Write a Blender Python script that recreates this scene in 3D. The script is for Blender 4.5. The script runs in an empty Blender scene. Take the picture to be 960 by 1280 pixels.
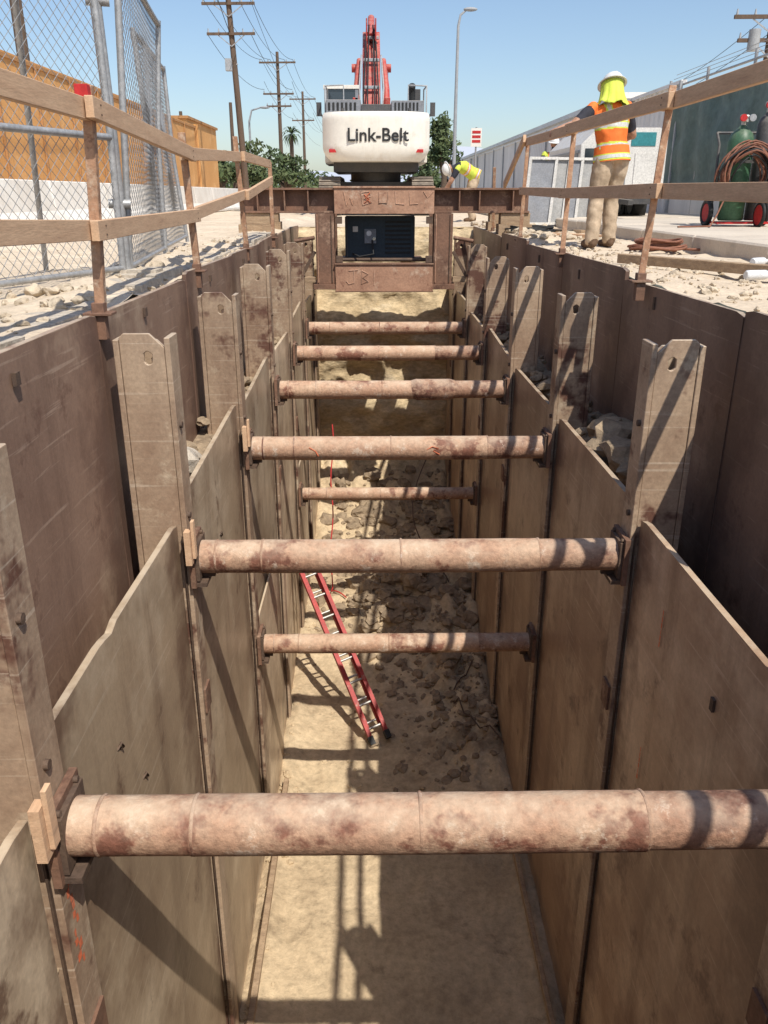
import bpy, bmesh, math, random
import numpy as np
from mathutils import Vector, Matrix, noise
random.seed(7)
R=random.random
def U(a,b): return a+(b-a)*random.random()
sc=bpy.context.scene
COL=sc.collection
V=Vector
# ------------------------------------------------------------ materials
def mat(name,c1,c2=None,scale=4,rough=.85,spot=None,spot_scale=2,lo=.55,hi=.68,bump=.2,bscale=35,
        stretch=(1,1,1),metal=0,dust=None,dust_amt=.7,rnd=0,spec=.3,fine=.25,streak=None,streak_c=None,spot2=None,s2=6,s2lo=.58,s2hi=.66,
        scratch=None,seam=None,samt=.6):
    m=bpy.data.materials.new(name); m.use_nodes=True
    nt=m.node_tree; N=nt.nodes; L=nt.links; N.clear()
    out=N.new('ShaderNodeOutputMaterial'); b=N.new('ShaderNodeBsdfPrincipled')
    L.new(b.outputs[0],out.inputs[0])
    b.inputs['Roughness'].default_value=rough; b.inputs['Metallic'].default_value=metal
    b.inputs['Specular IOR Level'].default_value=spec
    if c2 is None: c2=tuple(x*.8 for x in c1)
    tc=N.new('ShaderNodeTexCoord'); mp=N.new('ShaderNodeMapping'); mp.inputs['Scale'].default_value=stretch
    L.new(tc.outputs['Object'],mp.inputs[0])
    vec=mp.outputs[0]
    if rnd:
        oi=N.new('ShaderNodeObjectInfo'); ad=N.new('ShaderNodeVectorMath'); ad.operation='SCALE'
        cmb=N.new('ShaderNodeCombineXYZ'); L.new(oi.outputs['Random'],cmb.inputs[0]); L.new(oi.outputs['Random'],cmb.inputs[1])
        L.new(cmb.outputs[0],ad.inputs[0]); ad.inputs['Scale'].default_value=37
        a2=N.new('ShaderNodeVectorMath'); L.new(vec,a2.inputs[0]); L.new(ad.outputs[0],a2.inputs[1]); vec=a2.outputs[0]
    def nz(s,d=4,r=.62,v=None):
        n=N.new('ShaderNodeTexNoise'); n.inputs['Scale'].default_value=s; n.inputs['Detail'].default_value=d
        n.inputs['Roughness'].default_value=r; L.new(v or vec,n.inputs['Vector']); return n.outputs[0]
    def mr(i,a,bb,c=0,d=1):
        n=N.new('ShaderNodeMapRange'); n.inputs[1].default_value=a;n.inputs[2].default_value=bb
        n.inputs[3].default_value=c;n.inputs[4].default_value=d; L.new(i,n.inputs[0]); return n.outputs[0]
    def mth(op,a,bb):
        n=N.new('ShaderNodeMath'); n.operation=op
        for s,x in((0,a),(1,bb)):
            if isinstance(x,(int,float)): n.inputs[s].default_value=x
            else: L.new(x,n.inputs[s])
        return n.outputs[0]
    def mix(f,a,bb,bt='MIX'):
        n=N.new('ShaderNodeMix'); n.data_type='RGBA'; n.blend_type=bt
        for s,x in ((0,f),(6,a),(7,bb)):
            if isinstance(x,(tuple,list)): n.inputs[s].default_value=(*x,1)
            elif isinstance(x,(int,float)): n.inputs[s].default_value=x
            else: L.new(x,n.inputs[s])
        return n.outputs[2]
    A=nz(scale)
    col=mix(mr(A,.33,.67),c1,c2)
    if spot: col=mix(mr(nz(spot_scale,5,.7),lo,hi),col,spot)
    if streak:
        m2=N.new('ShaderNodeMapping'); m2.inputs['Scale'].default_value=(1,1,.13) if streak=='z' else (.1,1,1)
        L.new(vec,m2.inputs[0])
        col=mix(mr(nz(3.6,6,.72,m2.outputs[0]),.50,.74,0,samt),col,streak_c or tuple(x*.5 for x in c1))
    if scratch:
        m4=N.new('ShaderNodeMapping'); m4.inputs['Rotation'].default_value=(.5,0,0); m4.inputs['Scale'].default_value=(1,1.6,45)
        L.new(vec,m4.inputs[0]); col=mix(mr(nz(1,3,.6,m4.outputs[0]),.60,.68,0,.4),col,scratch)
    if spot2: col=mix(mr(nz(s2,6,.75),s2lo,s2hi,0,.85),col,spot2)
    if seam:
        sx=N.new('ShaderNodeSeparateXYZ'); L.new(tc.outputs['Object'],sx.inputs[0])
        dd=mth('PINGPONG',sx.outputs[1],1.035)
        nn=mr(nz(2.2,5,.7),.3,.7,-.22,.30)
        col=mix(mr(mth('ADD',dd,nn),.12,.42,.8,0),col,seam)
    F=nz(bscale,5,.7) if (fine or bump) else None
    def tri(f):
        cm=N.new('ShaderNodeCombineXYZ')
        for k in range(3): L.new(f,cm.inputs[k])
        return cm.outputs[0]
    if fine: col=mix(1.0,col,tri(mr(F,.3,.7,1-fine,1+fine)),'MULTIPLY')
    if rnd: col=mix(1.0,col,tri(mr(oi.outputs['Random'],0,1,1-rnd,1+rnd)),'MULTIPLY')
    if dust:
        g=N.new('ShaderNodeNewGeometry'); sp=N.new('ShaderNodeSeparateXYZ'); L.new(g.outputs['Normal'],sp.inputs[0])
        up=mr(sp.outputs[2],.1,.95)
        col=mix(mth('MULTIPLY',mth('MULTIPLY',up,mr(nz(7),.38,.6,.1,1)),dust_amt),col,dust)
    L.new(col,b.inputs['Base Color'])
    if bump:
        bp=N.new('ShaderNodeBump'); bp.inputs['Strength'].default_value=bump; bp.inputs['Distance'].default_value=.02
        L.new(mth('ADD',A,F),bp.inputs['Height']); L.new(bp.outputs[0],b.inputs['Normal'])
    return m
DUST=(.56,.46,.34)
m_ground=mat('dusty_ground',(.68,.57,.43),(.54,.435,.32),1.1,.95,spot=(.40,.32,.235),spot_scale=.8,lo=.57,hi=.75,bump=.6,bscale=22,fine=.16)
m_floor=mat('trench_dirt',(.58,.45,.29),(.45,.34,.215),1.6,.95,spot=(.31,.23,.145),spot_scale=1.1,bump=.9,bscale=14,fine=.24,spot2=(.26,.19,.12),s2=4.5,s2lo=.58,s2hi=.74)
m_clay=mat('clay_face',(.62,.49,.31),(.46,.35,.21),1.5,.95,spot=(.66,.54,.37),spot_scale=1.4,bump=1,bscale=9,fine=.3,stretch=(1,1,2.2))
m_rock=mat('clod_rock',(.35,.265,.175),(.23,.17,.115),5,.95,bump=.8,bscale=18,fine=.3)
m_dirtl=mat('pale_dirt_clod',(.56,.465,.345),(.44,.36,.265),5,.95,bump=.8,bscale=18,fine=.25)
m_conc=mat('broken_concrete',(.54,.475,.39),(.41,.35,.28),4,.92,spot=(.60,.51,.39),bump=.9,bscale=18,fine=.3)
m_walk=mat('sidewalk_concrete',(.62,.54,.44),(.52,.45,.37),1.2,.9,bump=.3,bscale=40,fine=.12,spot=(.42,.36,.29),spot_scale=.9)
m_asph=mat('road_asphalt',(.30,.265,.22),(.42,.36,.29),.3,.9,bump=.3,bscale=60)
m_plateL=mat('steel_plate_dusty',(.46,.34,.22),(.30,.21,.135),.9,.42,spot=(.62,.49,.34),spot_scale=.8,lo=.47,hi=.64,bump=.05,bscale=45,fine=.11,
    streak='z',streak_c=(.16,.10,.065),samt=.75,rnd=.18,dust=DUST,spec=.5,spot2=(.15,.085,.055),s2=1.8,s2lo=.59,s2hi=.67,scratch=(.64,.52,.38),seam=(.15,.085,.055))
m_plateR=mat('steel_plate_rusty',(.44,.295,.185),(.27,.165,.105),.9,.42,spot=(.58,.43,.29),spot_scale=.8,lo=.46,hi=.65,bump=.05,bscale=45,fine=.12,
    streak='z',streak_c=(.15,.085,.055),samt=.75,rnd=.18,dust=DUST,spec=.5,spot2=(.13,.068,.045),s2=1.7,s2lo=.58,s2hi=.67,scratch=(.62,.48,.35),seam=(.13,.07,.048))
m_outer=mat('steel_plate_brown',(.31,.20,.14),(.20,.122,.086),.9,.5,spot=(.42,.305,.215),spot_scale=.8,bump=.05,bscale=45,fine=.12,
    streak='z',streak_c=(.12,.07,.05),samt=.7,rnd=.18,dust=DUST,spot2=(.12,.062,.044),s2=2.2,s2lo=.57,s2hi=.67,scratch=(.48,.36,.27),seam=(.12,.068,.05),spec=.4)
m_post=mat('shoring_post_steel',(.41,.30,.205),(.27,.18,.12),2.2,.48,spot=(.12,.058,.04),spot_scale=1.6,lo=.54,hi=.61,bump=.09,bscale=44,fine=.18,rnd=.16,dust=DUST,
    spot2=(.53,.43,.31),s2=2.6,s2lo=.54,s2hi=.68,streak='z',streak_c=(.15,.085,.055),samt=.7,scratch=(.58,.48,.37),spec=.45)
m_pipe=mat('strut_pipe_rust',(.37,.205,.13),(.48,.315,.21),3.0,.7,spot=(.20,.085,.055),spot_scale=3.4,lo=.53,hi=.60,bump=.35,bscale=40,fine=.3,rnd=.08,
    dust=(.60,.46,.33),dust_amt=.75,spot2=(.60,.47,.36),s2=7,s2lo=.57,s2hi=.64,spec=.35)
m_pipe2=mat('strut_sleeve_rust',(.31,.165,.105),(.43,.28,.19),3.6,.7,spot=(.15,.065,.045),spot_scale=4,lo=.5,hi=.58,bump=.4,bscale=40,fine=.32,
    dust=(.54,.41,.30),dust_amt=.7,spot2=(.57,.45,.36),s2=9,s2lo=.58,s2hi=.66,spec=.35)
m_iron=mat('dark_iron',(.09,.06,.045),(.14,.09,.06),6,.7,bump=.3)
m_seam=mat('rail_edge_steel',(.06,.04,.03),(.12,.075,.05),3,.7,bump=.2,streak='z',streak_c=(.03,.02,.015))
m_rust=mat('rusty_steel',(.23,.125,.08),(.14,.08,.055),4,.7,spot=(.36,.23,.155),spot_scale=4,bump=.2,fine=.22,spot2=(.10,.05,.035),s2=3)
m_rustp=mat('pink_rust_plate',(.44,.255,.165),(.31,.17,.11),3,.7,spot=(.50,.36,.26),spot_scale=4,bump=.15,fine=.2,spot2=(.21,.10,.065),s2=5)
m_postrail=mat('handrail_post_rust',(.44,.26,.16),(.32,.17,.10),9,.75,spot=(.52,.40,.29),spot_scale=11,bump=.3,spot2=(.16,.08,.05),s2=7)
m_wood=mat('lumber',(.66,.44,.275),(.55,.35,.215),3,.8,stretch=(6,1,9),bump=.15,bscale=20,fine=.15,rnd=.08,spot=(.38,.23,.15),spot_scale=3,lo=.64,hi=.78,spot2=(.40,.27,.18),s2=.9,s2lo=.60,s2hi=.72)
m_woodold=mat('old_timber',(.42,.30,.19),(.28,.19,.12),5,.85,stretch=(1,3,6),bump=.4)
m_ply=mat('plywood_wall',(.66,.35,.13),(.57,.29,.10),.6,.8,bump=.1,bscale=12,fine=.12,spot=(.72,.42,.18),spot_scale=.8)
m_plyd=mat('wall_brown_trim',(.46,.24,.10),None,2)
m_white=mat('white_barrier',(.78,.75,.69),(.68,.63,.56),1.2,.8,bump=.1,bscale=20,fine=.08,streak='z',streak_c=(.5,.44,.36))
m_wfence=mat('white_sheet_metal',(.76,.75,.73),(.66,.65,.63),.5,.55,bump=0,fine=.05,streak='z',streak_c=(.56,.54,.51))
m_screen=mat('green_windscreen',(.075,.12,.105),(.12,.165,.145),1.2,.6,bump=.3,bscale=6,spec=.4,dust=DUST,dust_amt=.3)
m_galv=mat('galvanised_steel',(.42,.42,.42),(.32,.32,.32),8,.45,metal=.4,bump=.1)
m_wire=mat('fence_wire',(.25,.25,.25),(.33,.33,.33),8,.5,metal=.3,bump=0)
m_pole=mat('pole_wood',(.15,.10,.07),(.10,.07,.05),2,.9,stretch=(3,3,.3),bump=.3)
m_black=mat('black_rubber',(.02,.02,.02),(.03,.03,.03),8,.6,bump=.1)
m_dark=mat('dark_navy_paint',(.018,.03,.045),(.025,.04,.055),3,.35,bump=.05,dust=(.3,.26,.2),dust_amt=.5)
m_dgrey=mat('dark_grey_steel',(.06,.06,.065),(.09,.085,.08),4,.55,bump=.1,dust=(.35,.3,.24))
m_exw=mat('excavator_cream',(.78,.745,.67),(.71,.67,.59),1.5,.4,bump=.03,bscale=10,fine=.05,spot=(.56,.49,.39),spot_scale=1.3,lo=.6,hi=.8,streak='z',streak_c=(.6,.54,.44))
m_exg=mat('excavator_grey',(.24,.25,.27),(.18,.185,.20),2,.45,bump=.05,dust=(.45,.4,.33))
m_exr=mat('excavator_red',(.46,.06,.05),(.36,.05,.04),3,.45,bump=.05,dust=(.48,.3,.24),dust_amt=.6,spot=(.42,.14,.10),spot_scale=3)
m_track=mat('track_steel',(.12,.10,.085),(.20,.165,.13),5,.8,bump=.3,dust=(.42,.35,.27))
m_chrome=mat('cylinder_rod',(.7,.7,.7),None,2,.2,metal=1,bump=0)
m_glass=mat('cab_glass',(.03,.04,.05),None,2,.08,bump=0,spec=.8,fine=0)
m_red=mat('ladder_red',(.42,.03,.022),(.28,.022,.018),6,.5,bump=.1,spot=(.40,.20,.15),spot_scale=8,lo=.6,hi=.72)
m_alu=mat('aluminium',(.5,.47,.43),None,6,.45,metal=.5,bump=.05)
m_green=mat('cylinder_green',(.06,.14,.075),(.04,.10,.055),4,.45,bump=.05,dust=(.35,.32,.25),dust_amt=.4)
m_hose=mat('rubber_hose_brown',(.26,.11,.065),(.17,.075,.05),9,.65,bump=.1)
m_teal=mat('teal_paint',(.05,.24,.26),(.04,.20,.22),2,.45,bump=0)
m_silver=mat('silver_paint',(.70,.68,.64),(.62,.60,.56),1.5,.4,bump=.03,dust=DUST)
m_orange=mat('orange_spray_paint',(.80,.18,.07),(.60,.20,.11),14,.8,bump=0)
m_chalk=mat('chalk_mark',(.56,.36,.26),(.44,.26,.17),14,.9,bump=0)
m_redt=mat('red_tape',(.50,.03,.03),None,9,.6,bump=0)
m_leaf=mat('foliage',(.07,.10,.035),(.11,.13,.055),.9,.7,bump=0,fine=.3)
m_leaf2=mat('foliage_dark',(.04,.065,.025),(.075,.10,.04),.9,.7,bump=0,fine=.3)
m_bark=mat('bark',(.12,.085,.06),None,4,.9,bump=.4)
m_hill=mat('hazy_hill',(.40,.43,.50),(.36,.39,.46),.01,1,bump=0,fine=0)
m_vest=mat('vest_orange',(.85,.20,.04),(.75,.16,.03),5,.75,bump=.15,fine=.08)
m_lime=mat('hi_vis_lime',(.62,.70,.10),(.52,.60,.07),5,.75,bump=.15,fine=.08)
m_refl=mat('reflective_tape',(.62,.62,.58),None,8,.4,bump=0)
m_shirt=mat('dark_shirt',(.035,.035,.045),None,8,.85,bump=.1)
m_khaki=mat('khaki_trousers',(.50,.385,.27),(.38,.29,.20),7,.9,bump=.3,bscale=12)
m_boot=mat('work_boot',(.14,.085,.05),None,8,.8,bump=.2)
m_skin=mat('skin',(.42,.23,.15),(.36,.19,.12),12,.55,bump=.05)
m_hat=mat('hard_hat_white',(.78,.77,.74),None,3,.35,bump=0,fine=.03)
m_bottle=mat('plastic_bottle',(.75,.76,.76),None,3,.25,bump=0)
m_lampg=mat('lamp_grey',(.35,.36,.37),None,3,.5,bump=0)
m_panel=mat('panel_grey',(.34,.34,.33),(.26,.26,.26),2,.4,bump=0,dust=DUST)

# ------------------------------------------------------------ mesh builder
_b=bmesh.new(); bmesh.ops.create_icosphere(_b,subdivisions=2,radius=1)
ICO_V=[v.co.copy() for v in _b.verts]; ICO_F=[[v.index for v in f.verts] for f in _b.faces]; _b.free()
class MB:
    def __init__(s,name): s.n=name; s.v=[]; s.f=[]; s.m=[]; s.s=[]; s.mats=[]
    def mi(s,m):
        if m not in s.mats: s.mats.append(m)
        return s.mats.index(m)
    def add(s,vs,fs,m,sm=False):
        o=len(s.v); s.v.extend(tuple(v) for v in vs); k=s.mi(m)
        for f in fs: s.f.append([o+i for i in f]); s.m.append(k); s.s.append(sm)
    def hexa(s,p,m):
        s.add(p,[(0,3,2,1),(4,5,6,7),(0,1,5,4),(1,2,6,5),(2,3,7,6),(3,0,4,7)],m)
    def box(s,x0,x1,y0,y1,z0,z1,m,rot=None):
        s.hexa([(x0,y0,z0),(x1,y0,z0),(x1,y1,z0),(x0,y1,z0),(x0,y0,z1),(x1,y0,z1),(x1,y1,z1),(x0,y1,z1)],m)
    def beam(s,p0,p1,w,h,m,up=V((0,0,1))):
        p0=V(p0);p1=V(p1); d=(p1-p0).normalized(); r=d.cross(up).normalized(); u=r.cross(d)
        r*=w/2; u*=h/2
        s.hexa([p0-r-u,p0+r-u,p1+r-u,p1-r-u,p0-r+u,p0+r+u,p1+r+u,p1-r+u],m)
    def rings(s,rs,m,sm=True,cap=True,closed=False):
        n=len(rs[0]); vs=[p for r in rs for p in r]; fs=[]
        k=len(rs); 
        for i in range(k-1+(1 if closed else 0)):
            a=i*n; b=((i+1)%k)*n
            for j in range(n): fs.append((a+j,a+(j+1)%n,b+(j+1)%n,b+j))
        s.add(vs,fs,m,sm)
        if cap and not closed:
            s.add(rs[0],[list(range(n))[::-1]],m,False); s.add(rs[-1],[list(range(n))],m,False)
    def path(s,pts,r,m,n=10,cap=True,closed=False,jit=None):
        pts=[V(p) for p in pts]; k=len(pts)
        rr=r if isinstance(r,(list,tuple)) else [r]*k
        rs=[]; ref=None; cs=[(math.cos(2*math.pi*j/n),math.sin(2*math.pi*j/n)) for j in range(n)]
        for i,p in enumerate(pts):
            if closed: d=pts[(i+1)%k]-pts[i-1]
            else: d=pts[min(i+1,k-1)]-pts[max(i-1,0)]
            d.normalize()
            if ref is None: ref=V((0,0,1)) if abs(d.z)<.9 else V((1,0,0))
            a=d.cross(ref)
            if a.length<1e-4: a=d.orthogonal()
            a.normalize(); b=a.cross(d); ref=b.copy()
            rs.append([p+(a*c+b*s_)*(rr[i]*(1+(jit(p,j) if jit else 0))) for j,(c,s_) in enumerate(cs)])
        s.rings(rs,m,True,cap,closed)
    def tube(s,p0,p1,r,m,n=12,r1=None): s.path([p0,p1],[r,r if r1 is None else r1],m,n)
    def extr(s,poly,vec,m):
        n=len(poly); poly=[V(p) for p in poly]; vec=V(vec)
        s.add(poly+[p+vec for p in poly],[list(range(n))[::-1],[n+i for i in range(n)]]+[(i,(i+1)%n,n+(i+1)%n,n+i) for i in range(n)],m)
    def rock(s,c,sc_,m,jit=.25,sm=False):
        c=V(c); sd=V((U(0,99),U(0,99),U(0,99)))
        M_=Matrix.Rotation(U(0,6.28),3,'Z')@Matrix.Rotation(U(-.5,.5),3,'X')
        vs=[]
        for v in ICO_V:
            k=1+jit*2*noise.noise(v*1.4+sd)+ jit*noise.noise(v*4+sd)
            vs.append(c+M_@(V((v.x*sc_[0],v.y*sc_[1],v.z*sc_[2]))*k))
        s.add(vs,ICO_F,m,sm)
    def ell(s,c,r,m,nu=20,nv=12,M_=None,z0=-1,z1=1):
        c=V(c); rs=[]
        for i in range(nv+1):
            t=math.asin(z0)+(math.asin(z1)-math.asin(z0))*i/nv
            cz=math.sin(t); cr=max(math.cos(t),1e-3)
            ring=[]
            for j in range(nu):
                a=2*math.pi*j/nu; q=V((r[0]*cr*math.cos(a),r[1]*cr*math.sin(a),r[2]*cz))
                ring.append(c+(M_@q if M_ else q))
            rs.append(ring)
        s.rings(rs,m,True,True)
    def done(s,parent=None,bevel=0):
        me=bpy.data.meshes.new(s.n); me.from_pydata(s.v,[],s.f)
        for m in s.mats: me.materials.append(m)
        me.polygons.foreach_set('material_index',s.m); me.polygons.foreach_set('use_smooth',s.s); me.update()
        o=bpy.data.objects.new(s.n,me); COL.objects.link(o)
        if parent: o.parent=parent
        if bevel:
            b=o.modifiers.new('b','BEVEL'); b.width=bevel; b.segments=1; b.limit_method='ANGLE'; b.angle_limit=.7
        return o
def empty(name):
    e=bpy.data.objects.new(name,None); COL.objects.link(e); e.empty_display_size=.3; return e
def grid(name,us,vs,fn,m,skip=None,smooth=True):
    mb=MB(name); n=len(vs); P=[fn(u,v) for u in us for v in vs]; F=[]
    for i in range(len(us)-1):
        for j in range(n-1):
            if skip and skip((us[i]+us[i+1])/2,(vs[j]+vs[j+1])/2): continue
            F.append((i*n+j,(i+1)*n+j,(i+1)*n+j+1,i*n+j+1))
    mb.add(P,F,m,smooth); return mb.done()
def lin(a,b,n): return [a+(b-a)*i/n for i in range(n+1)]
def fb(x,y,z=0,o=4): return noise.fractal(V((x,y,z)),1.0,2.0,o)

# ------------------------------------------------------------ people (first: keeps the remesh evaluation cheap)
def human(name,J,vest='orange',vox=.012):
    e=empty(name)
    for k in J: J[k]=V(J[k])
    rt=(J['shR']-J['shL']).normalized(); up=(J['neck']-J['pelvis']).normalized(); fw=up.cross(rt).normalized()
    mb=MB('tmp')
    segs=[]
    def limb(a,b,ra,rb,lab):
        mb.path([a,a.lerp(b,.3),a.lerp(b,.7),b],[ra,ra*1.04,(ra+rb)/2*1.0,rb],m_skin,14)
        mb.ell(a,(ra,)*3,m_skin,12,8); mb.ell(b,(rb,)*3,m_skin,12,8); segs.append((a,b,ra,rb,lab))
    P,C,Nk=J['pelvis'],J['chest'],J['neck']
    def pt(t): return P.lerp(C,t/.6) if t<.6 else C.lerp(Nk,(t-.6)/.4)
    rs=[]
    for t,w,d in((-.16,.13,.10),(-.08,.178,.135),(.05,.19,.145),(.25,.175,.135),(.45,.188,.14),(.65,.21,.14),(.82,.21,.125),(.92,.175,.105),(1.0,.09,.075)):
        c=P+ (P-pt(.3))*(-t/.3) if t<0 else pt(t)
        rs.append([c+rt*w*math.cos(a)+fw*d*math.sin(a) for a in [2*math.pi*i/24 for i in range(24)]])
    mb.rings(rs,m_skin)
    segs.append((P,Nk,.17,.17,'torso'))
    mb.path([Nk-up*.03,J['head']-up*.04],[.062,.056],m_skin,12); segs.append((Nk,J['head'],.06,.06,'neck'))
    hu=(J['head']-Nk).normalized(); hf=J.get('look',fw); hf=(hf-hu*hf.dot(hu)).normalized(); hr=hf.cross(hu).normalized()
    HM=Matrix((hr,hf,hu)).transposed()
    H=J['head']
    mb.ell(H,(.076,.095,.115),m_skin,20,14,HM); mb.ell(H+hf*.035-hu*.07,(.048,.052,.048),m_skin,14,10,HM)
    mb.ell(H+hf*.10-hu*.015,(.014,.02,.028),m_skin,8,6,HM)
    for s in(-1,1): mb.ell(H+hr*s*.078-hu*.01,(.012,.022,.032),m_skin,8,6,HM)
    segs.append((H,H+hf*.03,.1,.1,'head'))
    for s in('L','R'):
        limb(J['sh'+s],J['el'+s],.066,.052,'sleeve'); limb(J['el'+s],J['wr'+s],.047,.030,'arm')
        limb(J['hip'+s],J['kn'+s],.108,.084,'leg'); limb(J['kn'+s],J['an'+s],.084,.078,'leg')
        a=J['an'+s]; f2=J.get('toe'+s,V((fw.x,fw.y,0)).normalized()); 
        toe=V((a.x,a.y,a.z-.055))+f2*.17; heel=V((a.x,a.y,a.z-.05))-f2*.05
        mb.path([heel-f2*.03,heel,heel.lerp(toe,.6),toe,toe+f2*.03],[.025,.045,.05,.042,.02],m_skin,12)
        mb.tube(a+V((0,0,.08)),heel+f2*.03,.056,m_skin,12)
        segs.append((a+V((0,0,.03)),heel,.055,.055,'boot')); segs.append((heel,toe,.05,.05,'boot'))
    tmp=mb.done(); md=tmp.modifiers.new('r','REMESH'); md.mode='VOXEL'; md.voxel_size=vox
    sm_=tmp.modifiers.new('s','SMOOTH'); sm_.iterations=4; sm_.factor=.5
    dg=bpy.context.evaluated_depsgraph_get(); me=bpy.data.meshes.new_from_object(tmp.evaluated_get(dg))
    bpy.data.objects.remove(tmp)
    mats=[m_skin,m_shirt,m_vest,m_lime,m_refl,m_khaki,m_boot]; me.materials.clear()
    for m in mats: me.materials.append(m)
    main=3 if vest=='lime' else 2; band=2 if vest=='lime' else 3
    tl=(Nk-P).length
    for v in me.vertices:
        q=v.co; n_=noise.noise(q*12)*.008+noise.noise(V((q.x*11+q.z*9,q.y*11,q.z*13)))*.007
        if (q-H).length>.16: v.co=q+v.normal*n_
    me.update()
    n=len(me.polygons); c=np.empty(n*3); me.polygons.foreach_get('center',c); c=c.reshape(n,3)
    D=[];T=[]
    for a,b,ra,rb,lab in segs:
        a_=np.array(a);ab=np.array(b)-a_; t=np.clip(((c-a_)@ab)/max((ab@ab),1e-6),0,1); r=ra+(rb-ra)*t
        D.append(np.linalg.norm(c-(a_+t[:,None]*ab),axis=1)/r); T.append(t)
    D=np.array(D);T=np.array(T); bi=D.argmin(0); tt=T[bi,np.arange(n)]
    hh=(c-np.array(P))@np.array(up); ss=(c-np.array(P))@np.array(rt)
    idx=[0]*n
    for i in range(n):
        lab=segs[bi[i]][4]; t=tt[i]; h=hh[i]; s=ss[i]; k=0
        if lab=='leg' or (lab=='torso' and h<-.04): k=5
        elif lab=='boot': k=6
        elif lab=='torso' or (lab=='sleeve' and t<.16):
            k=main
            if lab=='torso' and h>tl*.97: k=1
            for hb in(.07*tl/.5,.26*tl/.5):
                if abs(h-hb)<.020: k=4
                elif abs(h-hb)<.038: k=band
            if h>.29*tl/.5:
                if abs(abs(s)-.095)<.020: k=4
                elif abs(abs(s)-.095)<.038: k=band
        elif lab=='sleeve': k=1 if t<.8 else 0
        idx[i]=k
    me.polygons.foreach_set('material_index',idx); me.polygons.foreach_set('use_smooth',[True]*n)
    o=bpy.data.objects.new('body',me); COL.objects.link(o); o.parent=e
    hb=MB('vest_hem'); rs=[]
    for h,w,d in((.08,.198,.152),(.0,.206,.160),(-.08,.215,.166)):
        rs.append([P+up*h+rt*w*math.cos(a)*(1+.03*math.sin(5*a))+fw*d*math.sin(a)*(1+.03*math.cos(4*a)) for a in [2*math.pi*i/40 for i in range(40)]])
    hb.rings(rs,m_vest if vest!='lime' else m_lime,cap=False)
    for ta,tb,mm in((.05,.85,m_lime if vest!='lime' else m_vest),(.2,.65,m_refl)):
        k_=.003 if mm is not m_refl else .006
        hb.rings([[p_+(p_-P).normalized()*k_ for p_ in [a_.lerp(b_,t) for a_,b_ in zip(rs[1],rs[2])]] for t in(ta,tb)],mm,cap=False)
    hb.done(parent=e)
    hb=MB('hard_hat'); Hc=H+hu*.035
    hb.ell(Hc,(.112,.132,.118),m_hat,28,10,HM,z0=0,z1=1)
    brim=[]
    for rr,dz in((1.0,.012),(1.3,-.004),(1.3,-.010),(1.0,.0)):
        brim.append([Hc+HM@V((.112*rr*math.cos(a),.132*(rr+(.12 if math.sin(a)>.3 and rr>1 else 0))*math.sin(a),dz)) for a in [2*math.pi*i/32 for i in range(32)]])
    hb.rings(brim,m_hat,cap=False,closed=True)
    hb.ell(Hc+hu*.03,(.012,.12,.095),m_hat,10,8,HM,z0=0,z1=1)
    hb.done(parent=e)
    hb=MB('face')
    for s in(-1,1): hb.ell(H+hf*.088+hr*s*.03+hu*.008,(.012,.008,.006),m_white,8,6,HM); hb.ell(H+hf*.095+hr*s*.03+hu*.008,(.005,.004,.005),m_black,8,6,HM); hb.ell(H+hf*.09+hr*s*.03+hu*.028,(.018,.006,.004),m_boot,8,6,HM)
    hb.ell(H+hf*.092-hu*.055,(.022,.006,.005),m_redt,8,6,HM)
    hb.done(parent=e)
    hb=MB('hands')
    for s in('L','R'):
        w=J['wr'+s]; d=(w-J['el'+s]).normalized(); 
        side=d.cross(V((0,0,1))); side=(side if side.length>.1 else rt).normalized()
        down=V((0,0,-1)); down=(down-d*down.dot(d)).normalized()
        hb.ell(w+d*.045,(.042,.052,.020),m_skin,14,10,Matrix((side,d,down)).transposed())
        for i,(off,l) in enumerate(((-.030,.068),(-.010,.078),(.010,.073),(.028,.058))):
            b0=w+d*.082+side*off
            hb.path([b0-d*.03,b0,b0+d*l*.42+down*.008,b0+d*l*.66+down*.033,b0+d*l*.68+down*.060],[.010,.0095,.009,.0085,.006],m_skin,8)
        ts=-1 if s=='L' else 1
        b0=w+d*.03+side*ts*-.035
        hb.path([b0,b0+d*.03-side*ts*.022+down*.015,b0+d*.055-side*ts*.02+down*.03],[.012,.011,.007],m_skin,8)
    hb.done(parent=e)
    return e,H,hu,hf,hr,Nk,HM
r=human('construction_worker',dict(pelvis=(2.66,9.82,.97),chest=(2.62,9.82,1.27),neck=(2.62,9.88,1.50),head=(2.63,9.95,1.655),
  shL=(2.40,9.80,1.43),shR=(2.81,9.93,1.45),elL=(2.17,9.66,1.25),wrL=(1.985,9.50,1.205),elR=(2.93,10.06,1.18),wrR=(2.78,10.26,1.12),
  hipL=(2.56,9.78,.90),hipR=(2.76,9.86,.90),knL=(2.53,9.83,.50),knR=(2.73,9.95,.50),anL=(2.50,9.76,.085),anR=(2.74,9.92,.085)))
e_,H,hu,hf,hr,Nk,HM=r
mb=MB('neck_shade'); rs=[]
NV=9
for i_ in range(NV):
    f=i_/(NV-1); h=.03-.30*f; w=.113+.012*f+.075*f**3; d_=.132+.012*f; back=.045*f*f
    ring=[]
    for i in range(41):
        a=math.pi*(1.0+ -0.10 + 1.20*i/40)
        fold=f*(.07*math.sin(11*a+1)+.04*math.sin(23*a))
        ring.append(H+hu*(h-.02*f*math.sin(5*a))+hr*(w*math.cos(a)*(1+fold))+hf*(d_*math.sin(a)*(1+fold)-back+.01))
    rs.append(ring)
n=41; vs=[p for q in rs for p in q]
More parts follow.
